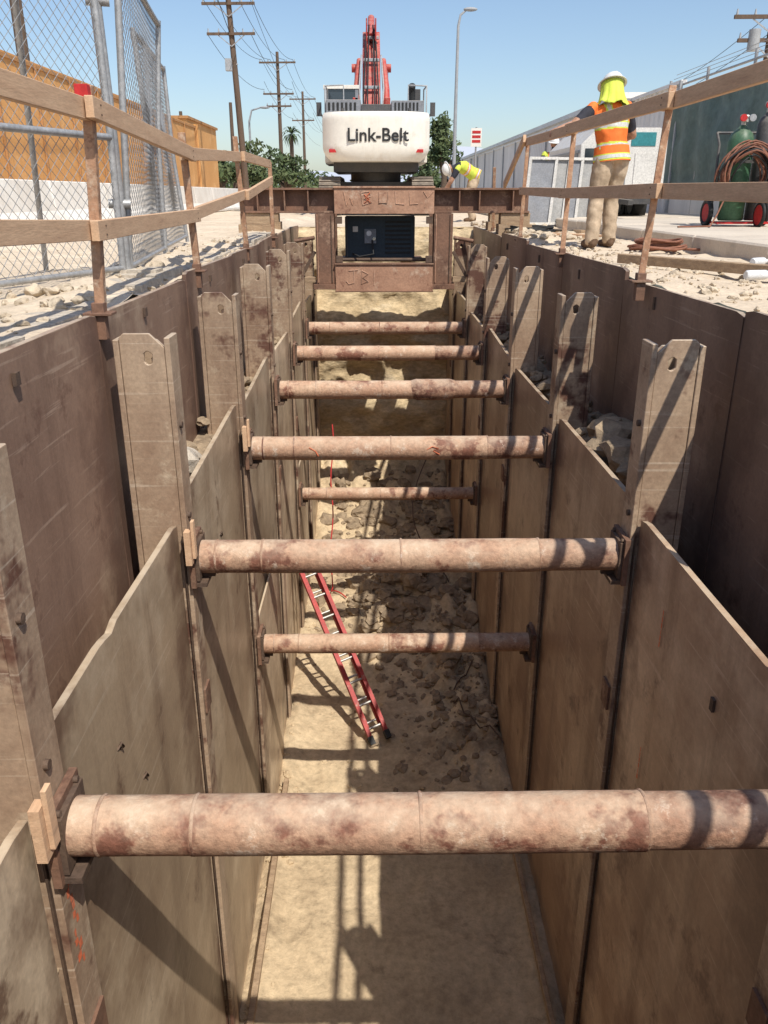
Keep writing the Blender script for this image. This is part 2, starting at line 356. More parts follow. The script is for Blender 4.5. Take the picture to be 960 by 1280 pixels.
mb.add(vs,[(i*n+j,i*n+j+1,(i+1)*n+j+1,(i+1)*n+j) for i in range(NV-1) for j in range(n-1)],m_lime,True)
o=mb.done(parent=e_); sd=o.modifiers.new('s','SOLIDIFY'); sd.thickness=.004
human('construction_worker',dict(pelvis=(2.25,19.2,.93),chest=(2.0,19.1,1.10),neck=(1.80,19.0,1.13),head=(1.65,18.95,1.07),look=V((-.4,-.2,-1)),
  shL=(1.86,19.2,1.08),shR=(1.84,18.82,1.08),elL=(1.72,19.25,.83),wrL=(1.62,19.1,.60),elR=(1.70,18.8,.84),wrR=(1.56,18.9,.62),
  hipL=(2.24,19.3,.88),hipR=(2.24,19.12,.88),knL=(2.12,19.32,.48),knR=(2.10,19.05,.48),anL=(2.25,19.34,.085),anR=(2.2,19.0,.085),toeL=V((-1,0,0)),toeR=V((-1,0,0))),vest='lime',vox=.018)
human('construction_worker',dict(pelvis=(4.25,20.8,.97),chest=(4.25,20.8,1.27),neck=(4.25,20.78,1.50),head=(4.25,20.75,1.66),
  shL=(4.45,20.8,1.44),shR=(4.05,20.8,1.44),elL=(4.52,20.75,1.14),wrL=(4.4,20.55,1.0),elR=(3.98,20.75,1.14),wrR=(4.1,20.55,1.0),
  hipL=(4.34,20.8,.90),hipR=(4.16,20.8,.90),knL=(4.35,20.77,.50),knR=(4.15,20.77,.50),anL=(4.36,20.8,.085),anR=(4.14,20.8,.085)),vest='lime',vox=.018)

XL,XR=-1.40,1.90; YN,YE=-.5,16.0; ZF=-5.3
# ------------------------------------------------------------ ground
xs=[-900,-300,-100,-40,-20,-12,-8]+lin(-6,-1.9,24)[:-1]+lin(-1.9,XL,8)+lin(XR,2.6,10)[0:]+lin(2.6,3.5,8)[1:]+lin(3.5,8,12)[1:]+[12,20,40,100,300,900]
ys=[-300,-60,-20,-8,-4,-2]+lin(YN,YE,140)+lin(16,24,30)[1:]+[27,30,35,42,60,100,200,500,1500]
def gz(x,y):
    k=1 if (-6<x<8 and -3<y<28) else 0
    h=.035*fb(x*1.3,y*1.3)+.014*fb(x*7,y*7)
    if x<XL and k: h+= .06*math.exp(-((x+1.75)/.22)**2)*(1+fb(x*2,y*2,5))
    if x>XR and k and y>11: h+=.05*math.exp(-((x-2.3)/.3)**2)*(1+fb(x*2,y*2,5))
    return V((x,y,k*h-.015))
grid('ground',xs,ys,gz,m_ground,skip=lambda x,y: XL<x<XR and YN<y<YE)
mb=MB('road'); mb.add([(-5.2,32,.006),(3.2,32,.006),(3.2,700,.006),(-5.2,700,.006)],[(0,1,2,3)],m_asph)
mb.add([(-1.1,36,.010),(-.98,36,.010),(-.98,500,.010),(-1.1,500,.010)],[(0,1,2,3)],m_white); mb.done()
mb=MB('sidewalk')
y=2.0
while y<60:
    L_=1.8; mb.box(3.45+.02*R(),7.1,y,y+L_-.012,-.1,.15+U(-.006,.006),m_walk); y+=L_
mb.done(bevel=.02)
def fz(x,y):
    z=ZF+.05*fb(x*1.5,y*1.5)+.014*fb(x*8,y*8)
    if y>6.8: z+=.07*min(1,(y-6.8)/1.5)*abs(fb(x*5,y*5,2))*(1.0 if x>-.3 else .4)
    z+=.62*math.exp(-((y-11.2)/1.25)**2)*(.55+.45*math.tanh((x-.0)*2))*(1+.6*fb(x*2.5,y*2.5,3))
    z+=.20*math.exp(-((x-1.1)/.4)**2)*math.exp(-((y-8.6)/1.6)**2)*(1+fb(x*4,y*4))
    if y>12.6: z+=(y-12.6)**1.3*.18*(1+.4*fb(x*3,y*3))
    z+=.06*math.exp(-((x+.95)/.12)**2)+.06*math.exp(-((x-1.35)/.12)**2)
    return V((x,y,z))
grid('trench_floor',lin(-1.5,2.0,70),lin(-.6,16.4,320),fz,m_floor)
def face(u,z):
    led=.12*math.sin(z*4.1+fb(u*1.5,z)*1.2)+.10*fb(u*2.2,z*2.2)+.03*fb(u*9,z*9)
    y=15.75+led+max(0,(z+1.0))*.25- .5*max(0,(-4-z))
    return V((u,y if z<-.05 else max(y,16.0),z))
grid('trench_end_face',lin(-1.6,2.05,60),lin(-5.6,.0,120),face,m_clay)
grid('trench_near_face',lin(-1.5,2.0,8),lin(-5.5,0,10),lambda u,z:V((u,-.5+.03*fb(u*3,z*3),z)),m_clay)
def bz(y): 
    t=max(0,min(1,(y-4.3)/1.2)); return -1.85+.68*t*t*(3-2*t)
for sgn,x0,x1 in((-1,-1.40,-1.05),(1,1.46,1.90)):
    grid('soil_backfill',lin(x0,x1,8),lin(-.5,16.2,180),lambda x,y:V((x,y,bz(y)+.12*fb(x*3,y*1.7,sgn*4)+.04*fb(x*12,y*12))),m_rock)
for x in(XL-.01,XR+.01):
    grid('trench_side_soil',lin(-.6,16.2,60),lin(-5.6,-.02,20),lambda y,z,x=x:V((x+(.01 if x>0 else -.01)*(1+abs(fb(y,z))),y,z)),m_clay)

# ------------------------------------------------------------ shoring
def plate(name,x,y0,y1,z0,z1,th,m,inner=1,slope=0,warp=.005,nick=0):
    sd=U(0,50); ny=24; nzv=12; vs=[];fs=[]
    mb=MB(name); dc=U(.25,.75)
    for side in(0,1):
        for i in range(ny+1):
            yy=y0+(y1-y0)*i/ny
            top=z1+slope*(i/ny-.5)-nick*math.exp(-((i/ny-dc)/.03)**2)
            if i in(0,ny): top-=.015
            for j in range(nzv+1):
                zz=z0+(top-z0)*j/nzv
                xx=x+warp*fb(yy*.7+sd,zz*.7,0,2)-(inner*th if side else 0)
                vs.append((xx,yy,zz))
    n=nzv+1; S=(ny+1)*n
    for i in range(ny):
        for j in range(nzv):
            q=(i*n+j,(i+1)*n+j,(i+1)*n+j+1,i*n+j+1)
            fs.append(q if inner>0 else q[::-1]); q=tuple(S+k for k in q); fs.append(q[::-1] if inner>0 else q)
    for i in range(ny):
        a=i*n+nzv;b=(i+1)*n+nzv; fs.append((a,b,S+b,S+a)); a=i*n;b=(i+1)*n; fs.append((b,a,S+a,S+b))
    for j in range(nzv):
        a=j;b=j+1; fs.append((a,b,S+b,S+a)); a=ny*n+j;b=a+1; fs.append((b,a,S+a,S+b))
    mb.add(vs,fs,m,False); return mb
def holeplate(mb,o,u,v,w,h,hc,hr,th,nrm,m,cham=0):
    o=V(o);u=V(u);v=V(v);nrm=V(nrm); hb=h-.42
    out=[(0,hb),(w/2,hb),(w,hb),(w,h-.21),(w,h-cham),(w-cham,h),(w/2,h),(cham*.3,h),(0,h-cham*.3),(0,h-.21)]
    k=len(out)
    inn=[]
    for p in out:
        a=math.atan2(p[1]-hc[1],p[0]-hc[0]); inn.append((hc[0]+hr*math.cos(a),hc[1]+hr*1.3*math.sin(a)))
    def P(p,d): return o+u*p[0]+v*p[1]+nrm*d
    low=[(0,0),(w,0)]
    vs=[P(p,0) for p in out]+[P(p,0) for p in inn]+[P(p,-th) for p in out]+[P(p,-th) for p in inn]+[P(p,0) for p in low]+[P(p,-th) for p in low]; fs=[]
    for i in range(k):
        j=(i+1)%k
        fs+=[(i,j,k+j,k+i),(2*k+j,2*k+i,3*k+i,3*k+j),(k+i,k+j,3*k+j,3*k+i)]
        if i>1: fs.append((j,i,2*k+i,2*k+j))
    q=4*k
    fs+=[(q,q+1,2,1,0),(q+3,q+2,2*k,2*k+1,2*k+2),(q,0,2*k,q+2),(2,q+1,q+3,2*k+2)]
    mb.add(vs,fs,m)
FW=.085
def post(side,Y,inn,out,top):
    mb=MB('shoring_post'); s=side; zb=-5.6
    t=.028
    a,b=sorted((inn,inn+s*t)); 
    mb.box(a,b,Y-FW,Y+FW,zb,top-.02,m_post)
    a,b=sorted((out,out-s*t)); mb.box(a,b,Y-FW,Y+FW+.02,zb,top-.03,m_post)
    w=abs(out-inn)-2*t-.004
    i0=inn+s*(t+.002)
    for yy,tp in((Y-.078,top),(Y+.055,top-.05)):
        holeplate(mb,V((i0+s*w,yy,zb)),V((-s,0,0)),V((0,0,1)),w,tp-zb,(w*.62,tp-zb-.12),.026,.022,V((0,-1,0)),m_post,cham=.07)
    for z in(-.55,-1.05):
        mb.tube((inn,Y-.03,z),(inn-s*.015,Y-.03,z),.018,m_iron,8)
    return mb.done(bevel=.003)
S=2.07
KS=range(1,8)
for k in KS:
    Y=S*k
    post(-1,Y,-1.00,-1.28,-.07+U(-.04,.03)); post(1,Y,1.39,1.66,-.12+U(-.04,.03))
tops_l={0:-1.14,1:-1.08,2:-.98,3:-.95,4:-1.0,5:-.95,6:-1,7:-1}
for k in range(0,8):
    y0=S*k+.10; y1=S*(k+1)-.10
    if k==0: y0=-.4
    if k==7: y1=15.9
    plate('shoring_plate',-1.045,y0,y1,-5.5,tops_l[k]+U(-.03,.03),.03,m_plateL,1,slope=U(-.06,.10),nick=.025 if k==1 else 0).done(bevel=.003)
    plate('shoring_plate',1.435,y0,y1,-5.5,-1.02+U(-.07,.07),.03,m_plateR,-1,slope=U(-.08,.08)).done(bevel=.003)
    if k in(3,5): plate('shoring_plate',-1.012,y0+.05,y1-.6,-5.5,-2.9,.018,m_plateL,1,warp=.002).done(bevel=.002)
    for x,m_,s in((-1.365,m_outer,1),(1.865,m_outer,-1)):
        a=S*k+(-.5 if k==0 else .004); b=S*(k+1)-.004 if k<7 else 15.95
        plate('trench_lining_plate',x+U(-.006,.006),a,b,-2.4,.02+U(-.03,.03),.03,m_,s,slope=U(-.03,.03)).done(bevel=.003)
mb=MB('shoring_rail')
for k in KS:
    Y=S*k
    for x,s in((-1.0,1),(1.39,-1)):
        for q in(-1,1):
            mb.box(*sorted((x-s*.03,x-s*.022)),*sorted((Y+q*(FW+.001),Y+q*(FW+.016))),-5.5,-1.15,m_seam)
    # gusset brackets welded on the post above the plates
    mb.box(-.998,-.985,Y-.06,Y+.06,-2.30,-2.14,m_rust); mb.box(1.375,1.388,Y-.06,Y+.06,-2.30,-2.14,m_rust)
mb.done()
mb=MB('plate_lifting_lug')
for y in(3.1,5.0,7.1,9.0,11.3):
    mb.box(-1.367,-1.35,y-.02,y+.02,-.12,-.07,m_iron); mb.box(1.85,1.868,y+.47,y+.50,-.15,-.07,m_iron)
for y,z in((2.75,-1.55),(3.0,-1.9),(5.1,-1.6)): 
    mb.path([(-1.05,y,z),(-1.03,y+.02,z+.03),(-1.03,y+.035,z),(-1.05,y+.04,z-.02)],.006,m_iron,6)
mb.box(1.422,1.434,2.885,2.915,-1.48,-1.42,m_iron)
mb.done()

# ------------------------------------------------------------ struts
def strut(Y,z,xl=-.985,xr=1.375,r=.092,collar=None):
    mb=MB('trench_strut')
    mid=xl+.37+U(-.05,.05); m2=xr-.55+U(-.1,.1)
    L0=xl+.02
    def jt(p,j): return .010*noise.noise(V((p.x*14,j*.9,Y)))+.006*noise.noise(V((p.x*40,j*2.1,Y)))
    def seg(a,b,ra,m): 
        n=max(2,int((b-a)/.035)); pts=[V((a+(b-a)*i/n,Y,z-.004*math.sin((a+(b-a)*i/n-xl)/(xr-xl)*math.pi))) for i in range(n+1)]
        mb.path(pts,ra,m,36,jit=jt)
    seg(L0,mid,r,m_pipe); seg(mid-.01,m2,r+.002,m_pipe); seg(m2-.01,xr-.02,r*.975,m_pipe2)
    for x in(mid,m2,xl+.12,(mid+m2)/2):
        mb.path([(x-.006,Y,z),(x,Y,z),(x+.006,Y,z)],[r+.001,r+.0045,r+.001],m_pipe2,36)
    if collar:
        a,b=collar; seg(a,b,r*1.18,m_pipe2); mb.path([(a-.06,Y,z),(a,Y,z)],[r,r*1.18],m_pipe2,36); mb.path([(b,Y,z),(b+.06,Y,z)],[r*1.18,r],m_pipe2,36)
    for x,s in((xl,1),(xr,-1)):
        mb.box(*sorted((x-s*.012,x+s*.015)),Y-.12,Y+.12,z-.14,z+.13,m_rust)
        mb.box(*sorted((x+s*.016,x+s*.035)),Y-.10,Y+.10,z-.105,z+.105,m_iron)
        mb.box(*sorted((x,x+s*.07)),Y-.10,Y+.10,z-.14,z-.118,m_iron)
        mb.box(*sorted((x+s*.016,x+s*.10)),Y-.012,Y+.012,z-.117,z-.085,m_iron)
    for zz in(-.115,.115):
        for yy in(-.08,.08):
            mb.tube((xl+.015,Y+yy,z+zz),(xl+.03,Y+yy,z+zz),.012,m_iron,6); mb.tube((xr-.015,Y+yy,z+zz),(xr-.03,Y+yy,z+zz),.012,m_iron,6)
    if Y<7 and z>-2:
        mb.box(xl-.012,xl+.020,Y-.19,Y-.135,z+.03,z+.22,m_wood); mb.box(xl+.022,xl+.038,Y-.165,Y-.125,z+.06,z+.27,m_wood)
    return mb.done()
for k in range(1,7): strut(S*k,-1.31,collar=(.45,.78) if k==4 else None)
for k in(1,3,5): strut(S*k,-3.08 if k<5 else -3.2,r=.083)
mb=MB('spray_paint_mark')
for i in range(14):
    y=2.05+U(-.02,.02); z=-1.40-.035*i; w_=U(.006,.016)
    mb.add([(-.9975,y-w_,z),(-.9975,y+w_,z-U(-.01,.01)),(-.9975,y+w_*U(.6,1.2),z-.032),(-.9975,y-w_*U(.6,1.2),z-.03)],[(0,1,2,3)],m_orange)
for y0_,z0_ in((3.55,-1.35),(3.6,-2.2)):
    for i in range(6):
        z=z0_-.035*i; w_=U(.004,.009); mb.add([(1.4265,y0_-w_,z),(1.4265,y0_+w_,z),(1.4265,y0_+w_,z-.03),(1.4265,y0_-w_,z-.03)],[(0,1,2,3)],m_orange)
y=3*S-.0935
x0=.42; mb.path([(x0,y,-1.30),(x0+.04,y-.001,-1.275),(x0+.09,y,-1.29),(x0+.05,y-.001,-1.31),(x0+.1,y,-1.34)],.0035,m_orange,5)
x0=-.5; mb.path([(x0,y,-1.28),(x0+.05,y-.002,-1.31),(x0+.07,y,-1.35)],.0035,m_orange,5)
mb.done()

# ------------------------------------------------------------ rubble
def scatter(name,n,fx,m,smin,smax,flat=.7,jit=.28):
    mb=MB(name)
    for i in range(n):
        p=fx(); s=smin+(smax-smin)*R()**2.6
        mb.rock(p,(s,s*U(.6,1),s*U(.45,flat)),m,jit)
    return mb.done()
scatter('rubble_pile',650,lambda:fz(max(-.8,min(1.3,random.gauss(.4,.5))),random.gauss(11.0,.9)),m_rock,.03,.19)
scatter('rubble_pile',320,lambda:fz(U(-.85,1.35),U(12.6,15.4)),m_rock,.03,.2)
scatter('rubble_pile',480,lambda:fz(min(1.36,random.gauss(.95,.34)),random.gauss(8.7,.9)),m_rock,.012,.08)
scatter('rubble_pile',200,lambda:fz(U(-.9,1.3),U(6.5,11)),m_floor,.008,.05)
scatter('rubble_pile',60,lambda:fz(-1.0+abs(random.gauss(0,.08)),U(4,13)),m_floor,.02,.06)
scatter('loose_stones',320,lambda:gz(-1.42-abs(random.gauss(.0,.35)),U(2.0,13))+V((0,0,.005)),m_dirtl,.006,.045)
scatter('loose_stones',800,lambda:gz(1.95+abs(random.gauss(0,.5)),U(3.0,17))+V((0,0,.005)),m_dirtl,.006,.045)
scatter('loose_stones',160,lambda:gz(U(1.98,3.0),U(11,17))+V((0,0,.02)),m_dirtl,.02,.12)
scatter('loose_stones',120,lambda:gz(U(-5,-1.9),U(4,14)),m_dirtl,.01,.03)
scatter('backfill_clods',150,lambda:(lambda y:V((U(1.50,1.83),y,bz(y)+U(.02,.12))))(U(2,15)),m_rock,.03,.11)
scatter('backfill_clods',120,lambda:(lambda y:V((U(-1.34,-1.09),y,bz(y)+U(.02,.1))))(U(2,15)),m_rock,.02,.08)
mb=MB('rubble_pile')
for p,s in(((1.68,5.05,-1.04),.16),((1.62,5.35,-1.0),.14),((1.7,5.6,-1.0),.15),((1.6,7.2,-1.05),.12),((1.64,4.85,-1.1),.1)): mb.rock(p,(s,s*1.1,s*.7),m_rock,.35)
mb.done()
mb=MB('concrete_lump')
for p,s in(((-1.17,4.85,-.98),.12),((-1.15,4.62,-1.08),.07),((-1.2,5.1,-1.04),.09)): mb.rock(p,(s,s*.9,s*.75),m_conc,.25)
mb.done()
mb=MB('broken_concrete_edge')
y=2.4
while y<12:
    l=U(.5,1.2); z=U(.0,.05); x0=-1.42-U(0,.03); x1=-1.43-U(.2,.45)
    q=[V((x0,y,0)),V((x0+U(-.04,.0),y+l*.3,0)),V((x0+U(-.04,.0),y+l*.7,0)),V((x0,y+l*.98,0)),V((x1+U(-.1,.1),y+l*.9,0)),V((x1+U(-.15,.1),y+l*.6,0)),V((x1+U(-.1,.15),y+l*.3,0)),V((x1+U(-.1,.1),y+.05,0))]
    mb.extr([p+V((0,0,-.15)) for p in q][::-1],(U(-.02,.02),0,.15+z),m_conc)
    y+=l+U(.0,.06)
for i in range(18): 
    s=U(.02,.075); mb.rock((U(-1.95,-1.5),U(2.6,7),.02+U(0,.04)),(s,s*.8,s*.6),m_dirtl,.3)
mb.done(bevel=.012)
mb=MB('floor_plank'); mb.beam(fz(-.93,4)+V((0,0,.07)),fz(-.93,7.0)+V((0,0,.07)),.05,.05,m_woodold); mb.done(bevel=.004)
mb=MB('floor_plank'); mb.beam(fz(1.30,4.0)+V((0,0,.1)),fz(1.30,6.2)+V((0,0,.1)),.04,.06,m_woodold)
mb.done(bevel=.004)
mb=MB('red_air_hose')
mb.path([V((-.66+.02*math.sin(t*5),12.8-t*.5,-2.9-t*.8)) if t<3 else V((-.66+(t-3)*.3,11.3-(t-3)*.3,fz(-.66+(t-3)*.3,11.3-(t-3)*.3).z+.05)) for t in [i*.2 for i in range(20)]],.010,m_redt,6); mb.done()
mb=MB('cable')
mb.path([V((.85-.25*math.sin(i*.35),12.3-i*.12,-3.3-.9*math.sin(i*.11)*1.6)) for i in range(14)],.010,m_iron,6)
mb.path([fz(1.25-.3*math.sin(i*.3),9.0-i*.12)+V((0,0,.05)) for i in range(14)],.009,m_iron,6); mb.done()

# ------------------------------------------------------------ ladder
mb=MB('ladder')
b0=V((.06,7.75,-5.24)); t0=V((-.93,9.35,-3.55)); d=(t0-b0); rd=V((d.y,-d.x,0)).normalized()*.16
rd=(rd+V((-.05,-.05,.02)))*1.05
nrm=d.normalized().cross(rd.normalized())
for s in(-1,1):
    mb.beam(b0+rd*s,t0+rd*s,.045,.10,m_red,up=nrm)
    mb.beam(b0+rd*s*.78+nrm*.06+d*.06,t0+rd*s*.78+nrm*.06,.035,.085,m_red,up=nrm)
    mb.beam(b0+rd*s-d*.012,b0+rd*s+d*.025,.06,.12,m_black,up=nrm)
for i in range(9):
    c=b0+d*(.06+i*.112); mb.tube(c-rd,c+rd,.015,m_alu,8)
    c=c+nrm*.06+d*.03; mb.tube(c-rd*.78,c+rd*.78,.014,m_alu,8)
mb.done()

# ------------------------------------------------------------ handrails
def rail(name,posts,top,mid,red=None):
    mb=MB(name)
    for p0,p1 in posts:
        p0=V(p0);p1=V(p1)
        mb.beam(p0,p1,.045,.012,m_postrail,up=V((0,1,0))); mb.beam(p0+V((.02,.02,0)),p1+V((.02,.02,0)),.010,.045,m_postrail,up=V((0,1,0)))
        mb.box(p0.x-.07,p0.x+.07,p0.y-.05,p0.y+.05,p0.z,p0.z+.014,m_rust)
        mb.box(p0.x-.03,p0.x+.03,p0.y-.03,p0.y+.03,p0.z-.12,p0.z+.06,m_rust)
    for line in(top,mid):
        for i,(a,b) in enumerate(zip(line[:-1],line[1:])):
            a=V(a);b=V(b); off=V((0,0,0)) if i%2 else V((-.041 if a.x>0 else .041,0,0)); e=(b-a).normalized()*.12
            mb.beam(a-e+off,b+e+off,.038,.092,m_wood)
            sx=-.02 if a.x>0 else .02
            for q in(a,b):
                for dz in(-.02,.02): mb.tube(q+off+V((sx,0,dz)),q+off+V((sx*1.15,0,dz)),.005,m_iron,6)
    if red: 
        p=V(red); mb.box(p.x-.03,p.x+.03,p.y-.03,p.y+.03,p.z-.05,p.z+.03,m_redt)
    return mb.done(bevel=.003)
rp=[((1.78,.1,.0),(1.80,.1,1.2)),((1.80,2.9,.0),(1.82,2.9,1.2)),((1.80,5.65,.01),(1.87,5.65,1.19)),((1.86,8.35,.01),(1.90,8.4,1.2)),((1.93,11.2,.0),(1.96,11.2,1.22)),((1.95,13.9,.0),(1.9,13.7,.95))]
rail('handrail',rp,[(1.84,-1.5,1.12),(1.84,2.9,1.10),(1.87,5.65,1.10),(1.89,8.4,1.13),(1.94,11.2,1.17),(1.96,12.6,.72)],
     [(1.84,-1.5,.58),(1.84,2.9,.56),(1.86,5.65,.58),(1.88,8.4,.57),(1.92,11.2,.60)])
lp=[((-1.34,1.4,.02),(-1.30,1.4,1.0)),((-1.36,4.17,.0),(-1.29,4.15,1.02)),((-1.36,6.6,.0),(-1.39,6.55,.98)),((-1.38,9.4,.0),(-1.42,9.3,1.12)),((-1.36,11.8,.0),(-1.36,11.8,.96))]
rail('handrail',lp,[(-1.32,-1.5,.93),(-1.31,1.4,.93),(-1.30,4.17,.92),(-1.38,6.6,.84),(-1.38,9.4,.93),(-1.35,11.2,.92)],
     [(-1.36,-1.5,.45),(-1.36,1.4,.48),(-1.34,4.17,.40),(-1.38,6.6,.41),(-1.36,9.4,.56),(-1.33,11.2,.72)],red=(-1.30,4.13,.99))

# ------------------------------------------------------------ bridging frame
mb=MB('shoring_bridge_frame')
def ibeamX(x0,x1,y,z0,z1,w,m,t=.03):
    mb.box(x0,x1,y-w/2,y+w/2,z1-t,z1,m); mb.box(x0,x1,y-w/2,y+w/2,z0,z0+t,m); mb.box(x0,x1,y-.012,y+.012,z0+t,z1-t,m)
ibeamX(-1.95,2.35,13.1,.30,.65,.30,m_rust); ibeamX(-1.9,2.3,14.3,.30,.65,.30,m_rust)
for x in(-1.3,-.95,1.3,1.6,-1.7,2.1): mb.box(x-.01,x+.01,12.96,13.08,.332,.618,m_rust)
mb.box(-.56,.92,12.90,12.945,.29,.665,m_rustp); mb.box(-.57,.93,12.88,12.95,.645,.672,m_rustp)
for x0,x1 in((-.85,-.57),(.93,1.21)):
    mb.box(x0,x1,12.92,12.945,-.72,.295,m_rust); mb.box(x0,x1,13.20,13.225,-.72,.295,m_rust); mb.box((x0+x1)/2-.012,(x0+x1)/2+.012,12.947,13.198,-.72,.295,m_rust)
    mb.box(x0+.02,x0+.035,12.905,12.92,-.7,.28,m_rustp); mb.box(x1-.05,x1-.035,12.905,12.92,-.7,.28,m_iron)
    mb.box(x0,x1,14.1,14.12,-.72,.295,m_rust)
    mb.box(x0-.05,x1+.05,12.9,14.3,-.80,-.722,m_rust)
mb.box(-.56,.92,12.88,12.92,-.82,-.43,m_rustp); mb.box(-.57,.93,12.86,13.05,-.435,-.415,m_rust); mb.box(-.57,.93,12.86,13.05,-.835,-.815,m_rust)
for z in(.20,-.36): 
    for x in(-.50,.86): mb.box(x-.05,x+.05,12.93,13.0,z-.05,z+.05,m_iron)
for s,x in((-1,-.87),(1,1.23)):
    mb.beam((x,13.0,-.25),(x+s*.22,13.0,-.62),.06,.05,m_iron); mb.box(*sorted((x,x+s*.24)),12.95,13.1,-.70,-.62,m_woodold); mb.tube((x,13.0,-.05),(x+s*.3,13.0,-.1),.03,m_rust,8)
mb.tube((-.56,13.3,-.39),(.92,13.3,-.39),.03,m_iron,8)
for x in(-1.75,2.15):
    for y0 in(12.95,14.15): mb.box(x-.25,x+.25,y0,y0+.3,-.02,.14,m_woodold); mb.box(x-.22,x+.22,y0+.03,y0+.27,.142,.298,m_woodold)
def chalk(y,strokes):
    for st in strokes: mb.path([V((x,y,z)) for x,z in st],.0075,m_chalk,4)
chalk(12.896,[[(-.42,.60),(-.38,.40),(-.33,.52),(-.29,.41),(-.24,.60)],[(-.14,.42),(-.16,.58),(-.05,.60),(-.02,.53),(-.12,.50),(0,.45),(-.14,.41)],[(.10,.60),(.10,.44),(.22,.44),(.24,.60)],[(.34,.6),(.35,.43),(.48,.42)],[(.55,.6),(.56,.42),(.68,.43)],[(.76,.60),(.82,.51),(.90,.60)],[(.82,.51),(.78,.38)]])
chalk(12.876,[[(-.36,-.52),(-.22,-.51)],[(-.28,-.52),(-.28,-.70),(-.36,-.72),(-.40,-.67)],[(-.16,-.52),(-.17,-.72),(-.06,-.68),(-.15,-.62),(-.06,-.57),(-.16,-.52)],[(.03,-.51),(.02,-.73)]])
mb.path([V((x,12.893,z)) for x,z in((-.12,.56),(-.04,.5),(-.12,.44),(-.02,.44),(-.1,.52),(-.03,.58))],.007,m_orange,4)
br=mb.done(bevel=.003)
pu=MB('hydraulic_power_unit')
pu.box(-.42,.66,13.35,14.0,-.38,.24,m_dark)
for z in lin(-.3,.15,7): pu.box(.2,.6,13.335,13.349,z,z+.03,m_black)
pu.box(-.40,-.38,13.33,13.349,-.36,.24,m_dgrey); pu.box(.64,.655,13.33,13.349,-.36,.24,m_dgrey); pu.box(-.40,.65,13.33,13.349,.235,.255,m_dgrey)
pu.box(-.12,.06,13.31,13.349,-.15,.06,m_exg); pu.tube((-.05,13.31,0),(-.05,13.29,0),.04,m_bottle,14); pu.tube((.03,13.31,-.08),(.03,13.28,-.08),.025,m_chrome,12)
pu.box(-.3,-.22,13.32,13.349,.02,.1,m_white); pu.path([(.0,13.3,-.1),(.02,13.2,-.3),(-.2,13.2,-.34),(-.3,13.3,-.3)],.015,m_black,8)
pu.box(-.5,.8,13.32,14.1,-.42,-.385,m_rust)
pu.done(bevel=.006)

# ------------------------------------------------------------ chain link fence
def chain_panel(mb,A,B,H,z0=.06,lean=0):
    A=V(A);B=V(B); L_=(B-A).length; d=(B-A).normalized(); n=d.cross(V((0,0,1)))
    def P(s,h): return A+d*s+V((0,0,z0+h))+n*(lean*h/H+.04*math.sin(s*2.3)*math.sin(h*1.6))
    sp=.075; r=.0022
    def wire(s0,h0,s1,h1):
        k=5; pts=[P(s0+(s1-s0)*i/k,h0+(h1-h0)*i/k) for i in range(k+1)]
        mb.path(pts,r,m_wire,3,cap=False)
    s=-H
    while s<L_:
        a=max(s,0); b=min(s+H,L_)
        if b-a>.02:
            wire(a,a-s,b,b-s); wire(a,H-(a-s),b,H-(b-s))
        s+=sp
    rr=.024
    mb.path([P(L_*i/8,H) for i in range(9)],rr,m_galv,8); mb.path([P(L_*i/8,0.02) for i in range(9)],.018,m_galv,8)
    for s in(0,L_): mb.path([P(s,-.05),P(s,H/2),P(s,H+.03)],rr,m_galv,8)
    return P
mb=MB('chain_link_fence')
P1=chain_panel(mb,(-2.75,3.2,0),(-1.74,5.95,0),1.95); mb.tube(P1(0,.85),P1(2.93,.85),.022,m_galv,8)
P1=chain_panel(mb,(-1.72,6.05,0),(-2.0,8.3,0),1.9,lean=.12); mb.tube(P1(0,.9),P1(2.2,.9),.01,m_galv,6)
P1=chain_panel(mb,(-2.02,8.36,0),(-2.30,10.7,0),1.85,lean=-.1)
mb.path([(-1.73,6.0,-.05),(-1.73,6.0,1.0),(-1.75,6.0,2.1)],.036,m_galv,10)
for z in(.5,1.7): mb.tube((-1.80,5.98,z),(-1.66,6.02,z),.03,m_galv,8)
mb.tube((-2.6,6.8,0),(-2.05,5.5,1.9),.02,m_galv,8)
mb.box(-2.1,-1.5,5.9,6.1,0,.07,m_conc)
mb.done()

# ------------------------------------------------------------ left background
mb=MB('concrete_barrier')
y=6
while y<36:
    prof=[(-5.9,0),(-5.3,0),(-5.3,.08),(-5.45,.30),(-5.52,.78),(-5.68,.78),(-5.75,.30),(-5.9,.08)]
    mb.extr([V((x,y,z)) for x,z in prof],(0,3.0,0),m_white); y+=3.04
mb.done(bevel=.015)
mb=MB('plywood_sound_wall')
y=8
while y<42:
    mb.box(-8.30+.01*R(),-8.22,y,y+1.21,0,3.55+U(-.01,.01),m_ply); y+=1.22
for i,y in enumerate(lin(8,41.9,14)): mb.box(-8.21,-8.16,y-.03,y+.03,0,3.5,m_plyd)
mb.box(-8.215,-8.18,8,42,3.42,3.5,m_plyd)
mb.box(-8.3,-8.1,42.0,42.1,0,3.6,m_ply)
mb.done()
mb=MB('orange_site_building')
mb.box(-14,-9.0,44,52,0,4.0,m_ply); mb.box(-14.1,-8.9,43.9,52.1,4.0,4.12,m_plyd)
for x in(-13,-11.4,-9.9): mb.box(x-.4,x+.4,43.95,43.998,1.2,2.6,m_glass)
mb.done()
